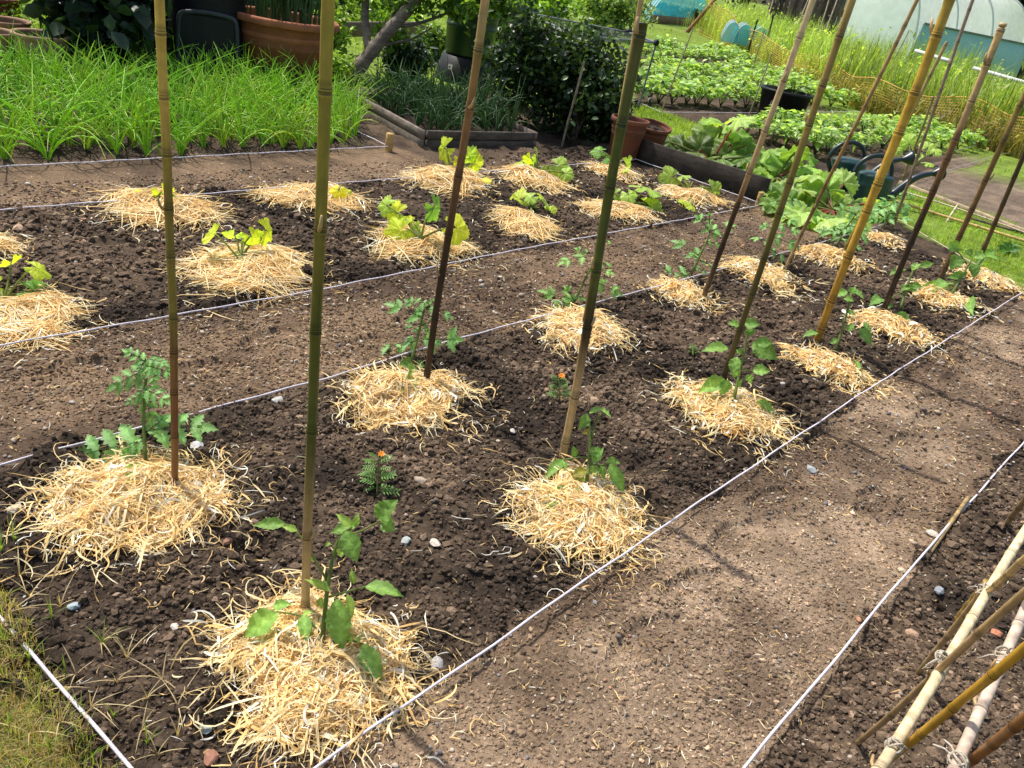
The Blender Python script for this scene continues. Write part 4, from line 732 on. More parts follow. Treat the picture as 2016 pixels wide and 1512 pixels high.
a = Acc(); p0, p1 = G(600, 112), G(830, 96); board(a, p0, p1, .16, .30, .03, np.array([.20, .15, .11])); tag(a.build('timber_rail', M_wood, loc=(p0[0], p0[1], 0)), 'old brown timber rail behind the leaning tree trunk', 'rail')
# a plank on edge lying by the left string
a = Acc(); p0, p1 = G(55, 925), G(120, 890); board(a, p0, p1, .0, .012, .022, np.array([.35, .25, .16])); tag(a.build('wood_splinter', M_wood, loc=(p0[0], p0[1], 0)), 'flat splinter of wood under the left string', 'wood piece')
# ------------------------------------------------------------------ pots
def pot(base_px, rim_w, h_px, taper, label, c, style='urn', band=True, tilt=0, soilc=(.05, .035, .025), name='terracotta_pot', drop=0.0):
    b = G(*base_px); k = K(b); R = rim_w / 2 * k; h = h_px * k / .93; root = thing(name, label, 'pot', (b[0], b[1], drop)); c = np.array(c)
    if style == 'urn': prof = [(R * taper * .1, 0), (R * taper * .96, 0), (R * taper, .01 * h), (R * .90, h * .38), (R * .97, h * .68), (R * .93, h * .84), (R * .93, h * .87), (R, h * .90), (R * 1.03, h * .95), (R * .99, h), (R * .90, h * .99), (R * .86, h * .94), (R * .86, h * .5)]; lv = h * .60
    else: prof = [(R * taper * .1, 0), (R * taper * .97, 0), (R * taper, .012 * h), (R * .86, h * .70), (R * .885, h * .71), (R * .895, h * .775), (R * .875, h * .785), (R * .90, h * .895), (R * 1.0, h * .90), (R * 1.02, h * .915), (R * 1.01, h * .985), (R * .99, h), (R * .93, h), (R * .91, h * .97), (R * .86, h * .6)]; lv = h * .84
    cc = np.array([c * (1 if i < len(prof) - 3 else .75) for i in range(len(prof))]); a = Acc(); lathe(a, np.array(prof), cc, 44); body = a.build('pot_body', M_terra, root)
    a = Acc(); n = 18; an = np.arange(n) * 2 * PI / n; V = np.concatenate([[[0, 0, lv + .01]], np.stack([np.cos(an) * R * .865, np.sin(an) * R * .865, np.full(n, lv)], -1)]); a.add(V, np.stack([np.zeros(n, int), 1 + np.arange(n), 1 + (np.arange(n) + 1) % n], -1), np.array(soilc)); a.build('pot_soil', M_soil, root)
    root.rotation_euler = (tilt * .6, tilt, 0); return root, R, h, b
TC = (.40, .26, .16)
pot((88, 148), 100, 72, .72, 'weathered clay pot nearest the onions, right of the pot cluster', TC); pot((-8, 135), 84, 66, .72, 'weathered clay pot cut by the left edge', (.42, .26, .15)); pot((18, 112), 86, 64, .72, 'clay pot standing behind the two weathered clay pots', (.38, .22, .13))
pot((-2, 62), 96, 60, .72, 'dark red plastic pot at the top left corner', (.16, .040, .030), 'std')
bigpot, bR, bH, bB = pot((556, 168), 202, 118, .70, 'big terracotta planter full of chives behind the onions', (.42, .155, .075), 'std', soilc=(.12, .07, .03))
pot((1224, 312), 74, 72, .74, 'terracotta pot standing by the plank end in front of the bush', (.22, .085, .05), 'std'); pot((1270, 300), 72, 52, .74, 'second terracotta pot behind the plank, beside the grass patch', (.24, .09, .055), 'std', tilt=.12)
ch = [tuft(60, bH * 1.5, bR * .020, (.13, .24, .085), .45, 400 + i, droop=.35, name='chive_plant') for i in range(1)]
ch[0].location = (bB[0], bB[1], bH * .83); tag(ch[0], 'clump of tall chives growing in the big terracotta planter', 'chives')
a = Acc(); r_ = np.random.default_rng(5)
for i in range(90):
    q = r_.random() ** .5 * bR * .7; an = r_.random() * 6.3; L = bH * r_.uniform(.9, 1.6); l = r_.random() * .6; t = np.linspace(0, 1, 7); d2 = r_.random() * 6.3
    tube(a, np.stack([q * np.cos(an) + np.cos(d2) * L * l * t ** 2, q * np.sin(an) + np.sin(d2) * L * l * t ** 2, L * (t - .4 * l * t ** 2)], -1), bR * .017 * np.array([.6, .9, 1, .9, .7, .5, .15]), np.array([.10, .20, .08]) * r_.uniform(.7, 1.3), 4, cap=False)
o = a.build('chive_plant', M_onion); o.location = (bB[0], bB[1], bH * .83); tag(o, 'wider clump of chive leaves filling the planter behind the tall ones', 'chives')
# ------------------------------------------------------------------ leaf masses
def leafcloud(acc, cen, rad, n, size, cols, seed, clumps=40, shell=.55, up=.5, sp=.20, asp=.55):
    r_ = np.random.default_rng(seed); cen = np.array(cen); rad = np.array(rad); d = r_.normal(0, 1, (clumps, 3)); d /= np.linalg.norm(d, axis=1, keepdims=True); q = r_.uniform(shell, 1, clumps)[:, None]; cl = d * q
    i = r_.integers(0, clumps, n); P = cen + rad * (cl[i] * .9 + r_.normal(0, sp, (n, 3)) * (.6 + .8 * r_.random((clumps, 1))[i])); P[:, 2] = np.maximum(P[:, 2], .01)
    bright = (r_.uniform(.65, 1.3, clumps)[i] * r_.uniform(.75, 1.25, n))[:, None]; cols = np.array(cols); C = cols[r_.integers(0, len(cols), n)] * bright
    nm = r_.normal(0, 1, (n, 3)) + np.array([0, 0, up * 2]); nm /= np.linalg.norm(nm, axis=1, keepdims=True); xd = r_.normal(0, 1, (n, 3)); xd -= nm * (xd * nm).sum(1, keepdims=True); xd /= np.linalg.norm(xd, axis=1, keepdims=True); yd = np.cross(nm, xd)
    s = size * r_.uniform(.55, 1.25, n)[:, None]; b = .22
    pts = [P - xd * s * .5, P - xd * s * .15 + yd * s * asp * .42 + nm * s * b * .4, P + xd * s * .2 + yd * s * asp * .40 + nm * s * b * .3, P + xd * s * .55 - nm * s * b * .5, P + xd * s * .2 - yd * s * asp * .40 + nm * s * b * .3, P - xd * s * .15 - yd * s * asp * .42 + nm * s * b * .4, P - nm * s * .02]
    V = np.stack(pts, 1).reshape(-1, 3); F = (np.array([[0, 6, 1, 1], [1, 6, 3, 2], [3, 6, 5, 4], [0, 5, 6, 6]])[None] + (np.arange(n) * 7)[:, None, None])
    T = F[:, [0, 3], :3].reshape(-1, 3); Q = F[:, [1, 2]].reshape(-1, 4); acc.add(V, [T, Q], np.repeat(C, 7, 0))
def branches(acc, base, targets, r, c, seed=0, n=9):
    r_ = np.random.default_rng(seed); base = np.array(base)
    for T in targets:
        T = np.array(T); t = np.linspace(0, 1, n)[:, None]; L = np.linalg.norm(T - base); P = base + (T - base) * t + r_.normal(0, .03, (n, 3)) * L * np.sin(t * PI) + np.array([0, 0, 1]) * L * .08 * np.sin(t * PI); tube(acc, P, np.linspace(r, r * .3, n), np.array(c), 7)
def shrub(name, label, cat, base, parts, size, cols, seed, stems=7, stemc=(.10, .075, .055), stemr=.012, group=None, **kw):
    root = thing(name, label, cat, (base[0], base[1], 0), group); a = Acc()
    for j, (cen, rad, n) in enumerate(parts): leafcloud(a, cen, rad, n, size, cols, seed + j, **kw)
    a.build('foliage', M_leafd, root, loc=root.location); r_ = np.random.default_rng(seed)
    if stems:
        a = Acc(); c0, rd, _ = parts[0]; branches(a, (base[0], base[1], -.02), [np.array(c0) + np.array(rd) * r_.normal(0, .5, 3) for _ in range(stems)], stemr, stemc, seed); a.build('stem', M_bark, root, loc=root.location)
    return root
DKL = [(.024, .054, .024), (.034, .076, .030), (.018, .040, .020)]; MIDL = [(.12, .23, .04), (.17, .30, .05), (.09, .17, .04)]; BRL = [(.34, .54, .07), (.44, .62, .09), (.24, .42, .06)]
def at3(px, py, base_px): return D(px, py, depth_of(G(*base_px)))
# big-leaved shrub by the pots; its backlit shade is put into the leaf colour
bb = G(205, 150); k = K(bb); c0 = at3(205, 40, (205, 150)); shrub('dark_shrub', 'dark large-leaved shrub between the clay pots and the compost bin', 'shrub', bb, [(c0, (150 * k, 120 * k, 130 * k), 2600), (c0 + UP * .5, (150 * k, 130 * k, 110 * k), 900)], 34 * k, DKL, 71, clumps=60, shell=.2, asp=.8)
bb = G(70, 72); k = K(bb); c0 = at3(78, 30, (70, 72)); shrub('bright_bush', 'sunlit yellow green bush behind the clay pots', 'bush', bb, [(c0, (70 * k, 80 * k, 50 * k), 2200)], 9 * k, BRL, 73, stems=4, stemr=.006)
# netted bush
bb = G(1130, 282); k = K(bb); c0 = at3(1130, 165, (1130, 282)) + np.array([-.08, .12, 0])
shrub('currant_bush', 'dense dark currant bush under the netting frame', 'bush', bb, [(c0, (118 * k, 110 * k, 105 * k), 8500), (at3(1030, 120, (1130, 290)), (60 * k, 80 * k, 120 * k), 2400), (at3(1190, 230, (1190, 285)), (55 * k, 50 * k, 55 * k), 1500)], 13 * k, [(.030, .062, .022), (.042, .085, .028), (.022, .045, .018), (.09, .17, .04)], 75, stems=12, clumps=110, shell=.25, stemr=.008, asp=.75)
# trees behind
tr = thing('apple_tree', 'small leaning tree with a forked grey trunk behind the raised bed', 'tree', G(688, 162)); tb = (688, 162); dB = depth_of(G(*tb)); k = K(G(*tb))
def tl(pts, off=0.0): return np.array([D(x, y, dB + off * i / len(pts)) for i, (x, y) in enumerate(pts)])
def smooth(P, n=24):
    t = np.linspace(0, len(P) - 1, n); i = np.clip(t.astype(int), 0, len(P) - 2); f = (t - i)[:, None]; Q = P[i] * (1 - f) + P[i + 1] * f
    for _ in range(3): Q[1:-1] = (Q[:-2] + 2 * Q[1:-1] + Q[2:]) / 4
    return Q
a = Acc(); P = smooth(tl([(682, 172), (700, 140), (724, 112), (748, 80), (774, 50), (806, 16), (835, -20), (880, -70)])); rr = np.linspace(15, 10, 24) * k; cb = np.array([.21, .17, .13])
tube(a, P, rr * (1 + .08 * np.sin(np.arange(24) * 1.7)), cb, 12); a.build('trunk', M_bark, tr, loc=tr.location)
for pts, r0, r1 in (([(727, 108), (722, 70), (718, 30), (722, -20), (715, -90)], 9, 6), ([(757, 68), (772, 40), (782, 10), (800, -40)], 6, 4), ([(775, 48), (800, 52), (845, 40), (890, 22), (930, 4)], 4, 2), ([(740, 92), (770, 85), (810, 78), (850, 55)], 3.5, 1.5)):
    a = Acc(); P = smooth(tl(pts, .2)); tube(a, P, np.linspace(r0, r1, 24) * k, cb * .9, 9); a.build('branch', M_bark, tr, loc=tr.location)
a = Acc()
for (px, py, rx, ry, n, off) in ((830, -60, 130, 55, 1500, 0), (905, 15, 55, 26, 330, 0), (800, 5, 70, 30, 260, .1), (700, -30, 60, 45, 500, .1), (960, -25, 70, 40, 600, 0), (770, 70, 60, 30, 130, .3), (1000, 25, 45, 25, 200, .1)):
    leafcloud(a, D(px, py, dB + off), (rx * k, 40 * k, ry * k), n, 17 * k, [(.14, .26, .04), (.08, .17, .03), (.20, .34, .05)], 80 + px, clumps=26, shell=.1, up=.3, sp=.3, asp=.62)
a.build('crown', M_leaf, tr, loc=tr.location)
for i, (px, py, rx, ry, n, b, cols, lb, sz) in enumerate(((645, 75, 42, 60, 1500, (640, 140), BRL, 'leafy green bush behind the big terracotta planter', 15), (660, 130, 42, 32, 1500, (650, 160), BRL, 'low sunlit bush at the foot of the leaning tree', 8), (800, 115, 62, 46, 1500, (800, 158), DKL, 'dark shrub between the tree trunk and the water butt', 15), (850, 100, 40, 55, 900, (850, 125), MIDL, 'loose green shrub left of the water butt', 13),
    (975, 60, 45, 95, 1800, (985, 150), DKL, 'dark leafy shrub right of the water butt', 15), (1085, 10, 90, 45, 2000, (1085, 62), BRL, 'sunlit bush beyond the netting frame', 13), (1200, 20, 85, 50, 2400, (1200, 75), [(.22, .34, .08), (.30, .42, .12), (.16, .27, .06)], 'pale green leafy plants beyond the netting frame', 12), (740, 20, 110, 70, 2200, (760, 70), BRL, 'far sunlit hedge behind the leaning tree', 12), (560, -30, 120, 60, 1800, (560, 40), DKL, 'dark hedge behind the big planter', 20), (430, -40, 90, 50, 1200, (430, 60), DKL, 'dark hedge behind the compost bin', 20), (250, -60, 160, 60, 2000, (250, 40), DKL, 'dark hedge top behind the large-leaved shrub', 22))):
    bb = G(*b); kk = K(bb); shrub('bush', lb, 'bush', bb, [(at3(px, py, b), (rx * kk, rx * kk, ry * kk), n)], sz * kk, cols, 90 + i * 3, stems=5, stemr=.008, clumps=40, shell=.2)
# cane in the bush
def sight_cane(b, t, w, c, label, group=None, seed=0, z0=0.0, ext=1.0, nodes=6, name='bamboo_cane'):
    B0 = G(*b, z0); d = ray(*t); d = d / np.linalg.norm(d[:2]); T = CAM + d * (B0 - CAM)[:2].dot(d[:2]); T = B0 + (T - B0) * ext; r = w / 2 * K(B0); c = np.array(c)
    return cane(B0, T, r, r * .8, [(0, c * .8), (1, c)], label, nodes, seed=seed, stubs=0, group=group, name=name)
sight_cane((1106, 288), (1150, 122), 5, (.32, .27, .20), 'thin grey cane stuck beside the dark netted bush', seed=61)
sight_cane((940, 125), (958, 25), 3, (.34, .28, .2), 'thin stick in front of the green water butt', seed=62)
FARC = 'thin canes in the far beds'
for i, (b, t, w, lb) in enumerate((((1302, 221), (1365, 55), 3, 'thin pale cane at the near corner of the potato bed'), ((1468, 245), (1520, 105), 3, 'thin pale cane left of the black bin'), ((1475, 155), (1505, 60), 2.6, 'thin cane behind the far potato row'), ((1722, 192), (1790, 60), 2.6, 'thin pale cane before the orange mesh'), ((1757, 198), (1800, 110), 2.6, 'second thin pale cane before the orange mesh'), ((1645, 165), (1690, 115), 3, 'short pale cane at the edge of the tall weeds'), ((1865, 230), (1900, 170), 2.6, 'thin pale cane in front of the orange mesh on the right'), ((1310, 40), (1332, -25), 2.6, 'thin cane before the blue netting'), ((1328, 40), (1352, -20), 2.6, 'another thin cane before the blue netting'), ((1355, 42), (1372, -15), 2.6, 'third thin cane before the blue netting'))):
    sight_cane(b, t, w, (.55, .42, .25), lb, FARC, 63 + i)
# ------------------------------------------------------------------ compost bin
b = G(410, 152); k = K(b); root = thing('compost_bin', 'black plastic compost bin with a raised hatch behind the onions', 'compost bin', b)
a = Acc(); lathe(a, [(78 * k, 0), (76 * k, 30 * k), (70 * k, 120 * k), (64 * k, 190 * k), (66 * k, 192 * k), (66 * k, 200 * k), (58 * k, 206 * k), (10 * k, 220 * k)], np.array([.011, .014, .017]), 40); a.build('bin_body', M_black, root)
a = Acc(); f = nrm((CAM - b) * [1, 1, 0]); sv = np.array([-f[1], f[0], 0])
P = [f * 77 * k + sv * s_ * k + UP * z * k for s_, z in ((50, 8), (52, 60), (50, 112), (44, 122), (0, 126), (-44, 122), (-50, 112), (-52, 60), (-50, 8))]; tube(a, smooth(np.array(P), 40), 4.2 * k, np.array([.05, .06, .068]), 8); a.build('hatch_rim', M_black, root)
a = Acc(); n = 9; u = np.linspace(-1, 1, n); V = np.array([f * (79 - 3 * abs(x)) * k + sv * x * 48 * k + UP * z * k for z in (8, 40, 80, 118) for x in u]); a.add(V, grid_faces(4, n), np.array([.014, .017, .02])); a.build('hatch', M_black, root)
b = G(470, 95); k = K(b); root = thing('dark_bin', 'tall dark bin standing behind the compost bin', 'bin', b); a = Acc(); lathe(a, [(70 * k, 0), (74 * k, 60 * k), (74 * k, 170 * k), (60 * k, 176 * k), (5 * k, 180 * k)], np.array([.010, .013, .018]), 32); a.build('bin_body', M_black, root); a = Acc(); lathe(a, [(75 * k, 120 * k), (78 * k, 124 * k), (78 * k, 132 * k), (75 * k, 136 * k)], np.array([.013, .017, .022]), 32); a.build('bin_band', M_black, root)
# water butt on stand
b = G(915, 160); k = K(b); root = thing('water_butt', 'green plastic water butt on a flared black stand', 'water butt', b)
a = Acc(); lathe(a, [(62 * k, 0), (60 * k, 6 * k), (50 * k, 46 * k), (46 * k, 47 * k), (10 * k, 47 * k)], np.array([.010, .011, .012]), 36); a.build('stand', M_black, root)
bz = 47; pr = [(10, bz), (43, bz), (46, bz + 5), (48, bz + 50), (50, bz + 53), (48.5, bz + 56), (48.5, bz + 70), (50.5, bz + 73), (49, bz + 76), (49, bz + 130), (46, bz + 145), (20, bz + 150)]
a = Acc(); lathe(a, [(r * k, z * k) for r, z in pr], np.array([.016, .050, .026]), 40); a.build('barrel', M_can, root)
a = Acc(); f = nrm((CAM - b) * [1, 1, 0]); f2 = nrm(f * .85 - np.array([-f[1], f[0], 0]) * -.55 * -1); sv = np.array([-f2[1], f2[0], 0]); o_ = f2 * 57.5 * k + UP * 28 * k; a.add([o_ - sv * 5 * k - UP * 4.5 * k + f2 * k * 1.1, o_ + sv * 5 * k - UP * 4.5 * k + f2 * k * 1.1, o_ + sv * 5 * k + UP * 4.5 * k - f2 * k, o_ - sv * 5 * k + UP * 4.5 * k - f2 * k], [[0, 1, 2, 3]], np.array([.62, .62, .60])); lab = a.build('paper_label', M_string, root)
a = Acc(); o_ = o_ + f2 * .004; a.add([o_ - sv * 2.6 * k - UP * 2 * k + f2 * k * .4, o_ + sv * 2.6 * k - UP * 2 * k + f2 * k * .4, o_ + sv * 2.6 * k + UP * 1 * k - f2 * k * .2, o_ - sv * 2.6 * k + UP * 1 * k - f2 * k * .2], [[0, 1, 2, 3]], np.array([.08, .08, .08])); a.build('printed_mark', M_black, lab)
# ------------------------------------------------------------------ netting frame over the bush
fr = thing('netting_frame', 'fruit cage of thin poles and fine netting over the dark bush', 'fruit cage', G(1256, 216))
bz = {}; c1 = upright(1256, 216, 1292, 84)[1]; zt = c1[2]
c2 = np.array([*G(1153, 72, zt)[:2], zt]); c3 = np.array([*G(1000, 18, zt)[:2], zt]); c4 = np.array([*G(1237, 64, zt)[:2], zt])
pc = np.array([.17, .18, .18])
for A_, B_ in ((c1, c2), (c2, c3), (c1, G(1256, 216)), (c1, c4), (c4, c3)):
    a = Acc(); t = np.linspace(0, 1, 8)[:, None]; tube(a, A_ * (1 - t) + B_ * t, 2.0 * K(c1), pc, 8); a.build('pole', M_metal, fr, loc=fr.location)
for c_, s_ in ((c1, 6.5), (c4, 9)):
    a = Acc(); ph = np.linspace(0, PI, 9); lathe(a, np.stack([np.sin(ph) * s_ * K(c1) + 1e-5, -np.cos(ph) * s_ * K(c1) + 0], -1), np.array([.015, .015, .018]), 14, np.array(Matrix.Translation(tuple(c_ - np.array(fr.location))))); a.build('connector', M_black, fr)
def netting(acc, A_, B_, C_, D_, nu, nv, r, c, sag=0.0):
    for i in range(nu + 1):
        t = i / nu; s = np.linspace(0, 1, 9)[:, None]; P = (A_ * (1 - t) + B_ * t) * (1 - s) + (D_ * (1 - t) + C_ * t) * s; P[:, 2] -= sag * np.sin(PI * s[:, 0]) * math.sin(PI * t); tube(acc, P, r, np.array(c), 3, cap=False)
    for i in range(nv + 1):
        t = i / nv; s = np.linspace(0, 1, 9)[:, None]; P = (A_ * (1 - t) + D_ * t) * (1 - s) + (B_ * (1 - t) + C_ * t) * s; P[:, 2] -= sag * np.sin(PI * s[:, 0]) * math.sin(PI * t); tube(acc, P, r, np.array(c), 3, cap=False)
a = Acc(); netting(a, c1, c2, c3, c4 + (c3 - c2) * .15, 34, 44, .0011, (.16, .18, .17), .10); a.build('net', M_net if False else M_metal, fr, loc=fr.location)
a = Acc(); g1 = G(1256, 216); netting(a, c1, g1, g1 + (c4 - c1) * [1, 1, 0] * .7, c4, 26, 16, .0009, (.10, .11, .10), .0); a.build('net', M_metal, fr, loc=fr.location)
# ------------------------------------------------------------------ rhubarb
RH = [(.32, .50, .09), (.22, .38, .07), (.42, .58, .16)]
def rhubarb(name, label, crown, leaves, seed, group='rhubarb clumps behind the plank'):
    p = Plant(on(G(*crown)), label, 'rhubarb', name, group, seed)
    for (cx, cy, dia, *o_) in leaves:
        c = np.array(RH[int(p.r.integers(0, 3))]) * p.r.uniform(.7, 1.15) * (o_[0] if o_ else 1); off = p.r.normal(0, 18) * p.k; cen = p.at(cx, cy, off); cen[2] = max(cen[2], p.b[2] + .05)
        p.line([crown, ((crown[0] + cx) / 2, (crown[1] + cy) / 2 - 4), (cx, cy)], 5, 3.5, c=(.34, .10, .07) if p.r.random() < .5 else (.20, .22, .06), off=off)
        ac = Acc(); n = nrm(tocam(cen) * p.r.uniform(.1, .6) + UP * .8 + p.r.normal(0, .32, 3)); xd = nrm((cen - p.b) * [1, 1, .1] + p.r.normal(0, .05, 3))
        lobed(ac, cen - xd * dia * .15 * p.k, xd, n, dia * .66 * p.k, c, seed=seed * 17 + int(cx + cy), cup=.25, lob=.16, nl=3, ripple=.13); ac.build('leaf', M_leaf, p.root, loc=p.b)
    p.done()
r_ = np.random.default_rng(9)
def ring(cx, cy, n, rx, ry, d0, d1): return [(cx + rx * math.cos(i * 2.4) * math.sqrt((i + .5) / n), cy + ry * math.sin(i * 2.4) * math.sqrt((i + .5) / n), r_.uniform(d0, d1)) for i in range(n)]
rhubarb('rhubarb_plant', 'rhubarb clump left of the others, with one tall pale leaf', (1400, 320), [(1425, 245, 72, 1.3), (1455, 235, 50, 1.2), (1400, 275, 70, .7), (1440, 285, 60, .8), (1375, 295, 56, .45), (1345, 290, 60, .4), (1320, 280, 50, .4), (1470, 285, 34, .7), (1420, 310, 60, .9), (1385, 262, 40, .9), (1360, 312, 50, .5), (1465, 310, 44, .9)], 101)
rhubarb('rhubarb_plant', 'rhubarb clump in the middle, right behind the plank end', (1530, 350), [(1480, 320, 54), (1515, 300, 62, 1.1), (1545, 325, 60, 1.1), (1500, 345, 60), (1555, 355, 70), (1580, 330, 56, 1.2), (1530, 375, 56), (1480, 345, 40), (1600, 360, 60), (1565, 300, 46, .9), (1525, 325, 50), (1570, 385, 50), (1510, 372, 40, .8), (1540, 350, 66, 1.1), (1480, 300, 50, 1.1), (1600, 335, 56), (1590, 305, 44)], 102)
rhubarb('rhubarb_plant', 'largest rhubarb clump with red stalks in front of the watering cans', (1640, 415), [(1600, 385, 64, 1.1), (1630, 372, 60), (1655, 388, 50, .9), (1680, 415, 44, .9), (1625, 405, 60, .8), (1585, 420, 66, 1.2), (1550, 405, 60, 1.1), (1525, 395, 52), (1570, 440, 66, 1.2), (1620, 455, 60, 1.1), (1660, 425, 46, .8), (1700, 420, 44, .7), (1720, 400, 40, .8), (1610, 345, 50), (1530, 420, 50), (1650, 460, 44, 1), (1605, 372, 58, 1), (1660, 362, 50, 1.1), (1575, 372, 56, 1.1), (1640, 440, 58), (1690, 445, 44), (1520, 425, 46), (1560, 455, 50, 1.1), (1600, 470, 44)], 103)
rhubarb('rhubarb_plant', 'small leafy clump at the far right end of the rhubarb', (1728, 425), ring(1725, 412, 10, 28, 26, 22, 34), 104)
# ------------------------------------------------------------------ watering cans
def watering_can(base_px, label, sc, spout_dir_px, seed=0):
    b = G(*base_px); k = K(b) * sc; f = G(*spout_dir_px) - b; ang = math.atan2(f[1], f[0]); root = thing('watering_can', label, 'watering can', (b[0], b[1], 0), 'dark green watering cans', rz=ang); c = np.array([.016, .058, .052]); c2 = np.array([.018, .034, .038])
    a = Acc(); n = 36; an = np.arange(n) * 2 * PI / n
    secs = [(.1, 0, 0), (.95, .93, .0), (1.0, .97, .03), (1.0, 1, .25), (.99, 1, .50), (1.0, 1.0, .52), (1.02, 1.02, .56), (.99, 1, .60), (.96, .98, .86), (.97, .99, .88), (.90, .93, .93), (.70, .75, .98), (.45, .5, 1.0), (.05, .05, 1.01)]
    V = np.concatenate([np.stack([np.cos(an) * 46 * k * sx, np.sin(an) * 34 * k * max(sy, .05), np.full(n, z * 72 * k)], -1) for sx, sy, z in secs]); a.add(V, grid_faces(len(secs), n, True), c); a.build('can_body', M_can, root)
    a = Acc(); P = np.array([(-43, 0, 38), (-60, 0, 56), (-58, 0, 82), (-38, 0, 104), (-8, 0, 112), (20, 0, 104), (34, 0, 84), (36, 0, 68)]) * k; tube(a, smooth(P, 30), np.array([5.2 * k] * 30), c2, 10); a.build('handle', M_can, root)
    a = Acc(); P = np.array([(40, 0, 16), (58, 0, 24), (76, 0, 48), (96, 0, 70), (118, 0, 82), (140, 0, 88)]) * k; P2 = smooth(P, 24); tube(a, P2, np.linspace(12, 5.5, 24) * k, c2, 12); sp = a.build('spout', M_can, root)
    a = Acc(); d = nrm(P2[-1] - P2[-3]); M = np.array(Matrix.Translation(tuple(P2[-1])) @ Vector(d).to_track_quat('Z', 'Y').to_matrix().to_4x4()); lathe(a, [(5.5 * k, -2 * k), (8 * k, 6 * k), (17 * k, 20 * k), (18 * k, 24 * k), (1 * k, 27 * k)], c2 * .8, 20, M); a.build('rose', M_can, sp)
    a = Acc(); ph = np.linspace(0, 2 * PI, 20); P = np.stack([np.cos(ph) * 11 * k - 8 * k, np.full(20, -34.5 * k), 24 * k + np.sin(ph) * 6 * k], -1); tube(a, P, 1.2 * k, c * 1.3, 6, cap=False); a.build('raised_emblem', M_can, root)
    return root
watering_can((1706, 398), 'nearer dark green watering can with its rose pointing right', .82, (1790, 410)); watering_can((1655, 368), 'dark green watering can behind and left of the other one', .78, (1740, 380))
# black bin with painted mark
b = G(1532, 236); k = K(b); root = thing('plastic_tub', 'black tub with a pale curled mark in front of the potatoes', 'tub', b); a = Acc()
lathe(a, [(38 * k, 0), (40 * k, 2 * k), (48 * k, 50 * k), (51 * k, 51 * k), (51 * k, 56 * k), (46 * k, 56 * k), (44 * k, 40 * k), (4 * k, 40 * k)], np.array([.012, .014, .016]), 36); a.build('tub_body', M_black, root)
f = nrm((CAM - b) * [1, 1, 0]); sv = -np.array([-f[1], f[0], 0]) * -1; cr_ = np.cross(f, UP); a = Acc(); th_ = -.42; f2 = nrm(f * .9 - nrm(CR * [1, 1, 0]) * .40)
sv = np.cross(UP, f2); P = []
for (x, z) in ((-7, 22), (-7, 28), (-2, 33), (5, 31), (7, 25), (3, 19), (-2, 14), (2, 10), (8, 11), (8, 16), (3, 17)): P.append(f2 * (38 + 10 * z / 50 + 2.2) * k + sv * x * k + UP * (z + 5) * k)
tube(a, smooth(np.array(P), 40), 1.6 * k, np.array([.34, .42, .42]), 6); a.build('painted_mark', M_string, root)
# ------------------------------------------------------------------ potatoes and leafy rows
def bushlet(seed, n, h, size, cols, name):
    r_ = np.random.default_rng(seed); ac = Acc()
    for i in range(7):
        a = r_.random() * 6.3; tube(ac, [(0, 0, 0), (math.cos(a) * h * .25, math.sin(a) * h * .25, h * .5), (math.cos(a) * h * .5, math.sin(a) * h * .5, h * .8)], [.006, .005, .003], np.array([.14, .2, .06]), 5)
    for i in range(n):
        a = r_.random() * 6.3; q = r_.random() ** .5; z = h * (.35 + .65 * (1 - q * q * .75) * r_.uniform(.6, 1.08)); o = np.array([math.cos(a) * q * h * .62, math.sin(a) * q * h * .62, z]); d = nrm([math.cos(a) + r_.normal(0, .5), math.sin(a) + r_.normal(0, .5), r_.uniform(-.5, .3)]); L = size * r_.uniform(.6, 1.2)
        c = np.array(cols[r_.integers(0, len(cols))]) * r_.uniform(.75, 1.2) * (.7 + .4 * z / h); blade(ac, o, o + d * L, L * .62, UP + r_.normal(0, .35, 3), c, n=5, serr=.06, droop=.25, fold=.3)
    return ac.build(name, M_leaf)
PC = [(.36, .55, .16), (.50, .66, .26), (.24, .40, .10)]
POT = [bushlet(500 + i, 75, .26, .095, PC, 'potato_plant') for i in range(4)]; used = 0
for row, (pts, n, lb) in enumerate(((((1275, 205), (1490, 215)), 10, 'potato plant in the row behind the white string'), (((1600, 208), (1720, 212)), 5, 'potato plant in the short row right of the black tub'), (((1285, 180), (1720, 196)), 17, 'potato plant in the second row behind the white string'), (((1290, 163), (1680, 178)), 16, 'potato plant in the third row of the main bed'), (((1290, 148), (1600, 160)), 13, 'potato plant in the back row of the main bed'), (((1275, 118), (1470, 134)), 10, 'potato plant in the front row of the far bed'), (((1270, 106), (1440, 116)), 9, 'potato plant in the back row of the far bed'),
    (((1470, 268), (1700, 262)), 10, 'potato plant in the row behind the rhubarb'), (((1720, 262), (1900, 275)), 8, 'potato plant in the row below the orange mesh'), (((1600, 305), (1760, 292)), 7, 'potato plant in the row behind the watering cans'), (((1770, 300), (1910, 290)), 6, 'potato plant at the stony soil end of the rows'), (((1520, 285), (1600, 290)), 4, 'potato plant between rhubarb and black tub'))):
    for i in range(n):
        t = i / (n - 1); px = pts[0][0] * (1 - t) + pts[1][0] * t + random.uniform(-4, 4); py = pts[0][1] * (1 - t) + pts[1][1] * t + random.uniform(-2, 2); l = on(G(px, py)); sc = random.uniform(.8, 1.2) * (1.0 if row < 7 else .85)
        if used < 4: o = POT[used]; o.location = tuple(l); o.scale = (sc,) * 3; tag(o, lb, 'potato plant', 'potato plants: ' + lb[16:])
        else: dup(POT[random.randrange(4)], l, random.random() * 6.3, sc, lb, 'potato plants: ' + lb[16:])
        used += 1
o = dup(POT[1], np.array([*G(1545, 236)[:2], 40 * K(G(1545, 236))]), 1.0, 1.0, 'leafy potato plant growing in the black tub', 'potato plant in a tub'); del o['group']
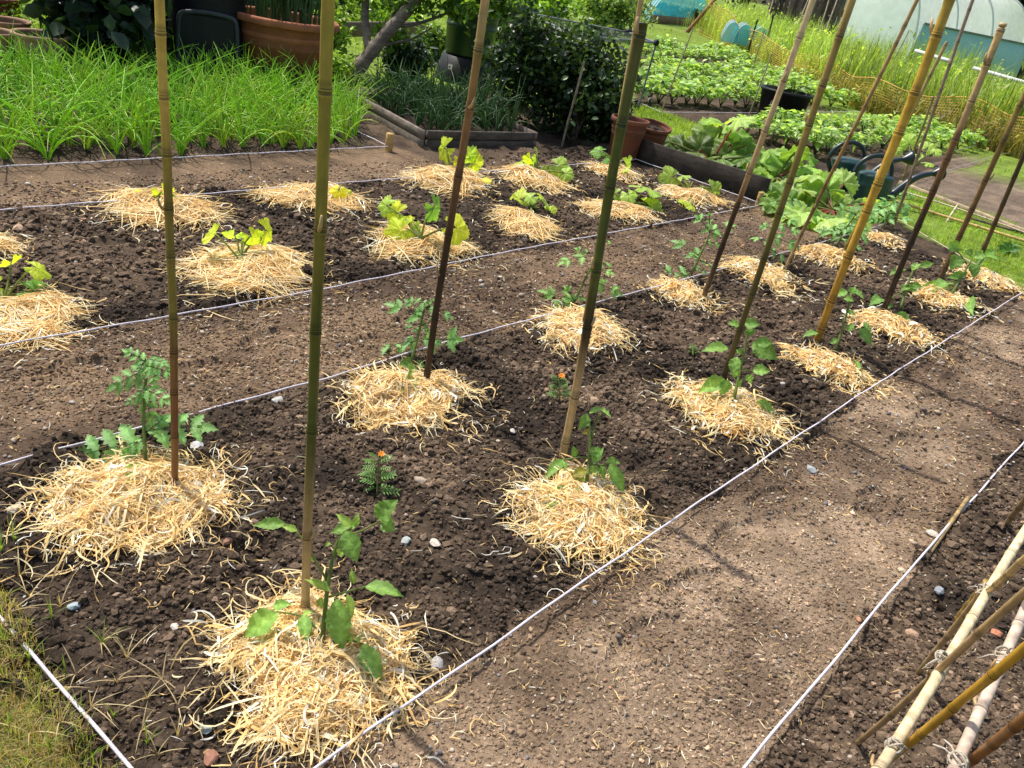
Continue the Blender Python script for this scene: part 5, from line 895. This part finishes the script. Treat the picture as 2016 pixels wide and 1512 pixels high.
# squash plant by the stony soil
p = Plant(on(G(1790, 322)), 'pale squash plant beside the watering cans', 'squash plant', 'squash_plant', None, 111)
for cx, cy, d in ((1790, 285, 34), (1825, 292, 36), (1770, 300, 24), (1800, 312, 28), (1785, 325, 22), (1822, 322, 26), (1840, 300, 22), (1765, 318, 20)):
    ac = Acc(); cen = p.at(cx, cy, p.r.normal(0, 8) * p.k); p.line([(1792, 330), (cx, cy)], 3, 2); lobed(ac, cen, nrm(cen - p.b + [0, 0, .01]), nrm(tocam(cen) * .4 + UP + p.r.normal(0, .3, 3)), d * .55 * p.k, np.array(LG) * p.r.uniform(.9, 1.3), seed=int(cx), lob=.15); ac.build('leaf', M_leaf, p.root, loc=p.b)
p.done()
# weed seedlings at the grass strip
p = Plant(on(G(1985, 498)), 'dark leafy weed in the grass strip at the right edge', 'weed', 'leafy_weed', None, 112)
for i in range(9): p.leaf((1985, 495), (1985 + 26 * math.cos(i * .7), 490 - 16 * math.sin(i * .7)), 13, c=(.10, .22, .04))
p.done()
# green rake head
b = G(1990, 452); k = K(b); root = thing('rake_head', 'small dark green plastic rake head lying at the right edge', 'rake head', b); a = Acc(); d = nrm((G(2030, 468) - b) * [1, 1, 0]); sv = np.array([-d[1], d[0], 0])
board(a, (0, 0), d[:2] * 50 * k, .0, .02, .012, np.array([.02, .05, .025])); a.build('bar', M_can, root)
for i in range(9): a = Acc(); o_ = d * (3 + i * 5.2) * k; tube(a, [o_ + UP * .012, o_ - sv * 8 * k + UP * .010], 1.2 * k, np.array([.02, .05, .025]), 6); a.build('tine', M_can, root)
# ------------------------------------------------------------------ weeds bank, orange mesh, cloches, pallets, polytunnel
FB = [(1372, 66), (1425, 92), (1472, 118), (1545, 154), (1650, 198), (1760, 238), (1870, 270), (2016, 312), (2180, 356)]
fbw = np.array([G(*q) for q in FB])
HM = [66, 52, 48, 48, 50, 56, 66, 70, 70]
a = Acc(); s = np.linspace(0, len(FB) - 1, 220); i = np.clip(s.astype(int), 0, len(FB) - 2); fq = (s - i)[:, None]; bl = fbw[i] * (1 - fq) + fbw[i + 1] * fq; hm = np.interp(s, range(len(FB)), [h * K(q) for h, q in zip(HM, fbw)])
for j in range(13):
    q = j / 12; P = bl.copy(); P[:, 2] = .03 + hm * q * (1 - .10 * np.sin(s * 5)) ; P[:, :2] += (.05 * np.sin(s * 3 + q * 3) + q * .14 * np.sin(s * 2.1 + 1))[:, None] * np.array([.5, .8]); tube(a, P, .006 if j in (0, 12) else .0032, np.array([.92, .56, .16]), 4, cap=False)
for m in range(0, 220, 1):
    P = np.array([[*(bl[m][:2] + (.05 * math.sin(s[m] * 3 + q * 3) + q * .14 * math.sin(s[m] * 2.1 + 1)) * np.array([.5, .8])), .03 + hm[m] * q * (1 - .10 * math.sin(s[m] * 5))] for q in np.linspace(0, 1, 6)]); tube(a, P, .0032, np.array([.92, .60, .20]), 3, cap=False)
tag(a.build('mesh_fence', M_mesh, loc=bl[0]), 'orange plastic mesh fence sagging along the tall weeds', 'mesh fence')
for b, t, lb in (((1468, 117), (1491, 40), 'black fence pin at the sagging orange mesh'), ((1500, 122), (1523, 30), 'thin black pin right of the other fence pin')):
    o = sight_cane(b, t, 4.0, (.03, .025, .02), lb, None, 81, nodes=3, name='fence_pin'); o['category'] = 'fence pin'
o = sight_cane((1352, 64), (1412, -6), 8, (.42, .20, .08), 'rusty slanting post at the left end of the orange mesh', None, 82, nodes=3, name='fence_post'); o['category'] = 'fence post'
# tall weeds
def weeds(name, label, n, poly, h0, h1, cols, seed, w=.016):
    r_ = np.random.default_rng(seed); poly = np.array(poly); x = r_.uniform(poly[:, 0].min(), poly[:, 0].max(), n * 3); y = r_.uniform(poly[:, 1].min(), poly[:, 1].max(), n * 3); k = inpoly(x, y, [tuple(q) for q in poly]); x, y = x[k][:n], y[k][:n]; n = len(x)
    hh = r_.uniform(h0, h1, n) * (.55 + .8 * vn(x, y, .9, 71)); a = r_.random(n) * 6.3; l = r_.random(n) * .55; t = np.linspace(0, 1, 5)[None]; P = np.zeros((n, 5, 3)); P[..., 0] = x[:, None] + (np.cos(a) * l * hh)[:, None] * t ** 2; P[..., 1] = y[:, None] + (np.sin(a) * l * hh)[:, None] * t ** 2; P[..., 2] = hh[:, None] * (t - .25 * l[:, None] * t ** 2)
    cols = np.array(cols); C = cols[r_.integers(0, len(cols), n)] * (r_.uniform(.6, 1.25, n) * (.6 + .8 * vn(x, y, 1.6, 72)))[:, None]; ac = Acc(); S_ = np.stack([-np.sin(a), np.cos(a), a * 0], -1)[:, None].repeat(5, 1); ribbons(ac, P, (w * r_.uniform(.6, 1.3, n))[:, None] * np.array([.6, 1, 1, .7, .1])[None], S_, C)
    m = n // 2; sel = r_.integers(0, n, m); j = r_.integers(2, 5, m); Q = P[sel, j] + r_.normal(0, .04, (m, 3)); 
    dd = r_.normal(0, 1, (m, 3)); dd[:, 2] *= .4; dd /= np.linalg.norm(dd, axis=1, keepdims=True); L = r_.uniform(.05, .12, m)[:, None]; tt = np.linspace(0, 1, 4); R_ = Q[:, None] + dd[:, None] * L[:, None] * tt[None, :, None]; R_[..., 2] -= .3 * L * tt[None] ** 2
    sv = np.stack([-dd[:, 1], dd[:, 0], dd[:, 2] * 0], -1); sv /= np.linalg.norm(sv, axis=1, keepdims=True) + 1e-6; ribbons(ac, R_, L * .40 * np.array([.4, 1, .8, .05])[None], sv[:, None].repeat(4, 1), C[sel] * 1.15)
    return tag(ac.build(name, M_leaf), label, 'weeds', kind='stuff')
back = [(p[0] * 1.0 + (p[0]) * .55, p[1] * 1.55) for p in fbw]
WB = [tuple(q[:2] + np.array([-.05, .10])) for q in fbw] + [(q[0] - 1.2, q[1] + 4.5) for q in fbw[::-1]]
weeds('weeds', 'bank of tall sunlit weeds and nettles behind the orange mesh', 30000, WB, .55, 1.08, [(.34, .50, .09), (.44, .58, .12), (.25, .40, .07), (.52, .60, .20)], 120)
WF = [tuple(q[:2] + np.array([-.05, .03])) for q in fbw[3:]] + [tuple(q[:2] + np.array([.10, -.30])) for q in fbw[3:][::-1]]
weeds('weeds', 'brownish grass tufts growing through the orange mesh', 8000, WF, .15, .45, [(.34, .32, .10), (.24, .28, .06), (.42, .32, .13)], 121, .012)
WL = P_((1330, 55), (1385, 72), (1470, 112), (1520, 60), (1420, 25), (1370, 35)); weeds('weeds', 'pale weeds round the rusty slanting post', 4500, WL, .3, .65, [(.30, .38, .07), (.38, .44, .11)], 122)
# pipes lying in the weeds
for p0, p1, lb in (((1803, 100), (1872, 121), 'white pipe lying in the tall weeds below the teal boards'), ((1917, 134), (2030, 166), 'white pipe at the right edge in the tall weeds')):
    A_, B_ = D(*p0, 12.4), D(*p1, 11.6); a = Acc(); t = np.linspace(0, 1, 6)[:, None]; P = A_ * (1 - t) + B_ * t; tube(a, P, .028, np.array([.62, .62, .62]), 10); tag(a.build('white_pipe', M_metal, loc=A_), lb, 'pipe')
# blue netting tunnels
def arch_tunnel(nm, label, A_, B_, axis, length, hgt_, m, c, cat, hoops=4, hoopc=(.7, .75, .75)):
    A_ = np.array(A_); B_ = np.array(B_); mid = (A_ + B_) / 2; w = (B_ - A_) / 2; axis = nrm(axis) * length; root = thing(nm, label, cat, (mid[0], mid[1], 0)); ph = np.linspace(0, PI, 17); a = Acc(); n = 10
    V = np.array([mid - w * math.cos(p_) + UP * hgt_ * math.sin(p_) * (1 - .06 * math.sin(PI * ((i * (hoops - 1) / (n - 1)) % 1))) + axis * i / (n - 1) for i in range(n) for p_ in ph]); a.add(V, grid_faces(n, 17), np.array(c)); a.add(np.array([mid] + [mid - w * math.cos(p_) + UP * hgt_ * math.sin(p_) for p_ in ph]), np.array([[0, i + 1, i + 2] for i in range(16)]), np.array(c) * .9); a.build('cover', m, root, loc=root.location)
    for h_ in range(hoops):
        a = Acc(); P = np.array([mid - w * 1.01 * math.cos(p_) + UP * (hgt_ + .01) * math.sin(p_) + axis * h_ / (hoops - 1) for p_ in ph]); tube(a, P, .012, np.array(hoopc), 6); a.build('hoop', M_metal, root, loc=root.location)
    return root
A_, B_ = G(1278, 44), G(1392, 52); arch_tunnel('net_tunnel', 'blue netting tunnel over brassicas in a boarded bed', A_, B_, np.array([-.8, 1, 0]), 3.0, 1.15, M_blue, (.10, .62, .80), 'net tunnel', 4)
a = Acc(); board(a, A_ + [0.05, -.06, 0], B_ + [.1, -.06, 0], 0, .24, .04, np.array([.30, .20, .13])); tag(a.build('bed_board', M_wood, loc=(A_[0], A_[1], 0)), 'brown board edging the bed under the blue netting', 'board')
for i, (px, py) in enumerate(((1300, 30), (1318, 31), (1338, 34), (1358, 37), (1374, 40))):
    bb = G(px, py + 13) + np.array([-.25, .35, 0]); kk = K(bb); shrub('cabbage_plant', ['blue green cabbage at the left end under the blue netting', 'second cabbage under the blue netting', 'middle cabbage under the blue netting', 'fourth cabbage under the blue netting', 'cabbage at the right end under the blue netting'][i], 'cabbage', bb, [(bb + UP * .3, (.22, .22, .25), 60)], .22, [(.05, .13, .09), (.07, .17, .11)], 130 + i, stems=0, asp=.9)
for i, (x0, x1, y0, y1, lb) in enumerate(((1430, 1462, 44, 50, 'left blue net cloche behind the orange mesh'), (1452, 1486, 50, 56, 'middle blue net cloche behind the orange mesh'), (1480, 1520, 58, 66, 'right blue net cloche behind the orange mesh'))):
    A_, B_ = D(x0, y0, 18), D(x1, y1, 18); A_[2] = B_[2] = .25; arch_tunnel('net_cloche', lb, A_, B_, np.array([-.6, 1, 0]), 1.6, .42, M_blue, (.12, .64, .74), 'cloche', 3)
# pallets and stakes
def pallet(px0, py0, px1, py1, depth, hpx, label, seed):
    A_, B_ = D(px0, py0, depth), D(px1, py1, depth); h = hpx * depth / F_; A_[2] = B_[2] = A_[2] * .5 + B_[2] * .5; root = thing('wooden_pallet', label, 'pallet', (A_[0], A_[1], A_[2])); d = (B_ - A_); L = np.linalg.norm(d[:2]); d = d / L; q = np.array([-d[1], d[0], 0]); r_ = np.random.default_rng(seed)
    for j in range(4):
        z = h * (.05 + .28 * j); a = Acc(); board(a, A_[:2] + d[:2] * .0, B_[:2], A_[2] + z, A_[2] + z + h * .12, .03, np.array([.20, .15, .12]) * r_.uniform(.6, 1.3)); a.build('slat', M_wood, root, loc=root.location)
    n = 7
    for j in range(n):
        t = (j + .5) / n; o_ = A_ + d * L * t - q * .06; a = Acc(); board(a, o_[:2] - d[:2] * .05, o_[:2] + d[:2] * .05, A_[2] - .1, A_[2] + h * r_.uniform(.8, 1.15), .03, np.array([.16, .12, .10]) * r_.uniform(.5, 1.4)); a.build('upright', M_wood, root, loc=root.location)
pallet(1500, 60, 1560, 72, 24, 105, 'dark old pallet standing behind the blue cloches', 1); pallet(1540, 52, 1600, 66, 23, 62, 'broken pallet with open slats left of the polytunnel', 2); pallet(1596, 62, 1650, 76, 24, 110, 'upright pallet touching the polytunnel', 3)
for i, (b, t) in enumerate((((1508, 50), (1528, -20)), ((1566, 58), (1600, -20)), ((1580, 60), (1612, -15)), ((1622, 70), (1650, -5)), ((1610, 72), (1632, 0)))):
    B0, T0 = D(*b, 22.5), D(*t, 22.5); cane(B0, T0, .022, .018, [(0, (.4, .3, .2)), (1, (.5, .4, .28))], ['pale stake leaning left of the pallets', 'pale stake before the broken pallet', 'second pale stake before the broken pallet', 'pale stake beside the polytunnel', 'short pale stake before the upright pallet'][i], 4, 'stake', seed=90 + i, stubs=0, name='garden_stake', group='stakes by the pallets')
# polytunnel
dR = 24.0; R_ = D(1800, 84, dR); L_ = D(1634, 66, dR + 1.0); ends = D(2022, 92, 27.0); ax = ends - R_; ax[2] = 0; w = L_ - R_; w[2] = 0; root = thing('polytunnel', 'pale polytunnel with teal side boards at the top right', 'polytunnel', (R_[0], R_[1], 0)); ph = np.linspace(0, PI, 25); hgt_ = 2.7; c = np.array([.93, .96, .97])
def arch(s): return np.array([np.array([R_[0], R_[1], 0]) + w * (.5 - .5 * math.copysign(abs(math.cos(p_)) ** .85, math.cos(p_))) + UP * hgt_ * math.sin(p_) ** .8 + ax * s for p_ in ph])
a = Acc(); ss = np.linspace(0, 1, 14); V = np.concatenate([arch(s_) + np.array([0, 0, 1.]) * (-.05 * math.sin(PI * (s_ * 3 % 1))) * np.sin(ph)[:, None] for s_ in ss]); a.add(V, grid_faces(14, 25), c); a.build('cover', M_sheet, root, loc=root.location)
a = Acc(); e = arch(0); n = 12; V = []
for i in range(13):
    for j in range(n): lo, hi = e[i], e[24 - i]; t = j / (n - 1); q = lo * (1 - t) + hi * t; V.append(q + nrm(-ax) * (.04 * vn(t * 4, i * .5, 2, 8) + .02))
a.add(np.array(V), grid_faces(13, n), np.array([.86, .95, .96])); a.build('end_sheet', M_sheet, root, loc=root.location)
a = Acc(); board(a, R_[:2] + nrm(-w)[:2] * .06, (R_ + ax)[:2] + nrm(-w)[:2] * .06, 0, 1.42, .03, np.array([.30, .58, .56]), .01); a.build('side_board', M_can, root, loc=root.location)
a = Acc(); board(a, R_[:2] + nrm(-w)[:2] * .09, (R_ + ax)[:2] + nrm(-w)[:2] * .09, 1.42, 1.47, .05, np.array([.22, .24, .22])); a.build('rail', M_wood, root, loc=root.location)
for s_ in (0, .33, .66, 1): a = Acc(); P = arch(s_) * np.array([1, 1, 1]) ; P = (P - P.mean(0)) * 1.012 + P.mean(0); tube(a, P, .03, np.array([.70, .76, .78]), 8); a.build('hoop', M_metal, root, loc=root.location)
# shed and far trees behind the tunnel
b = D(2040, 60, 40); root = thing('garden_shed', 'dark shed with a pale roof edge behind the polytunnel', 'shed', (b[0], b[1], 0)); dd = nrm((D(2200, 90, 42) - b) * [1, 1, 0]); q = np.array([-dd[1], dd[0], 0])
a = Acc(); board(a, b[:2] - dd[:2] * 1.2, b[:2] + dd[:2] * 5, 0, 2.6, .3, np.array([.06, .05, .05])); a.build('wall', M_wood, root, loc=root.location); a = Acc(); board(a, b[:2] - dd[:2] * 1.6 - q[:2] * .2, b[:2] + dd[:2] * 5 - q[:2] * .2, 2.6, 2.85, .8, np.array([.52, .42, .32])); a.build('roof_edge', M_wood, root, loc=root.location)
for i, (px, py, dist, R0, H0, lb) in enumerate(((2010, 40, 60, 7, 8, 'dark distant tree behind the polytunnel'), (1900, 20, 75, 9, 9, 'distant tree left of the dark one'), (2120, 60, 60, 8, 9, 'distant dark tree beyond the right edge'), (1780, 5, 80, 10, 9, 'distant tree behind the pallets'), (1640, -10, 85, 9, 8, 'distant tree at the top of the picture'), (1480, -40, 85, 10, 8, 'leftmost distant tree behind the blue cloches'))):
    b = D(px, py, dist); b[2] = 0; root = thing('tree', lb, 'tree', b, 'distant trees'); a = Acc(); leafcloud(a, b + UP * H0 * .55, (R0 * .6, R0 * .6, H0 * .5), 1600, .8, DKL, 140 + i, clumps=60, shell=.3); a.build('crown', M_leafd, root, loc=root.location); a = Acc(); branches(a, b, [b + UP * H0 * .6, b + np.array([1.5, 0, H0 * .6]), b + np.array([-1.5, .5, H0 * .6])], .3, (.08, .06, .05), i); a.build('trunk', M_bark, root, loc=root.location)
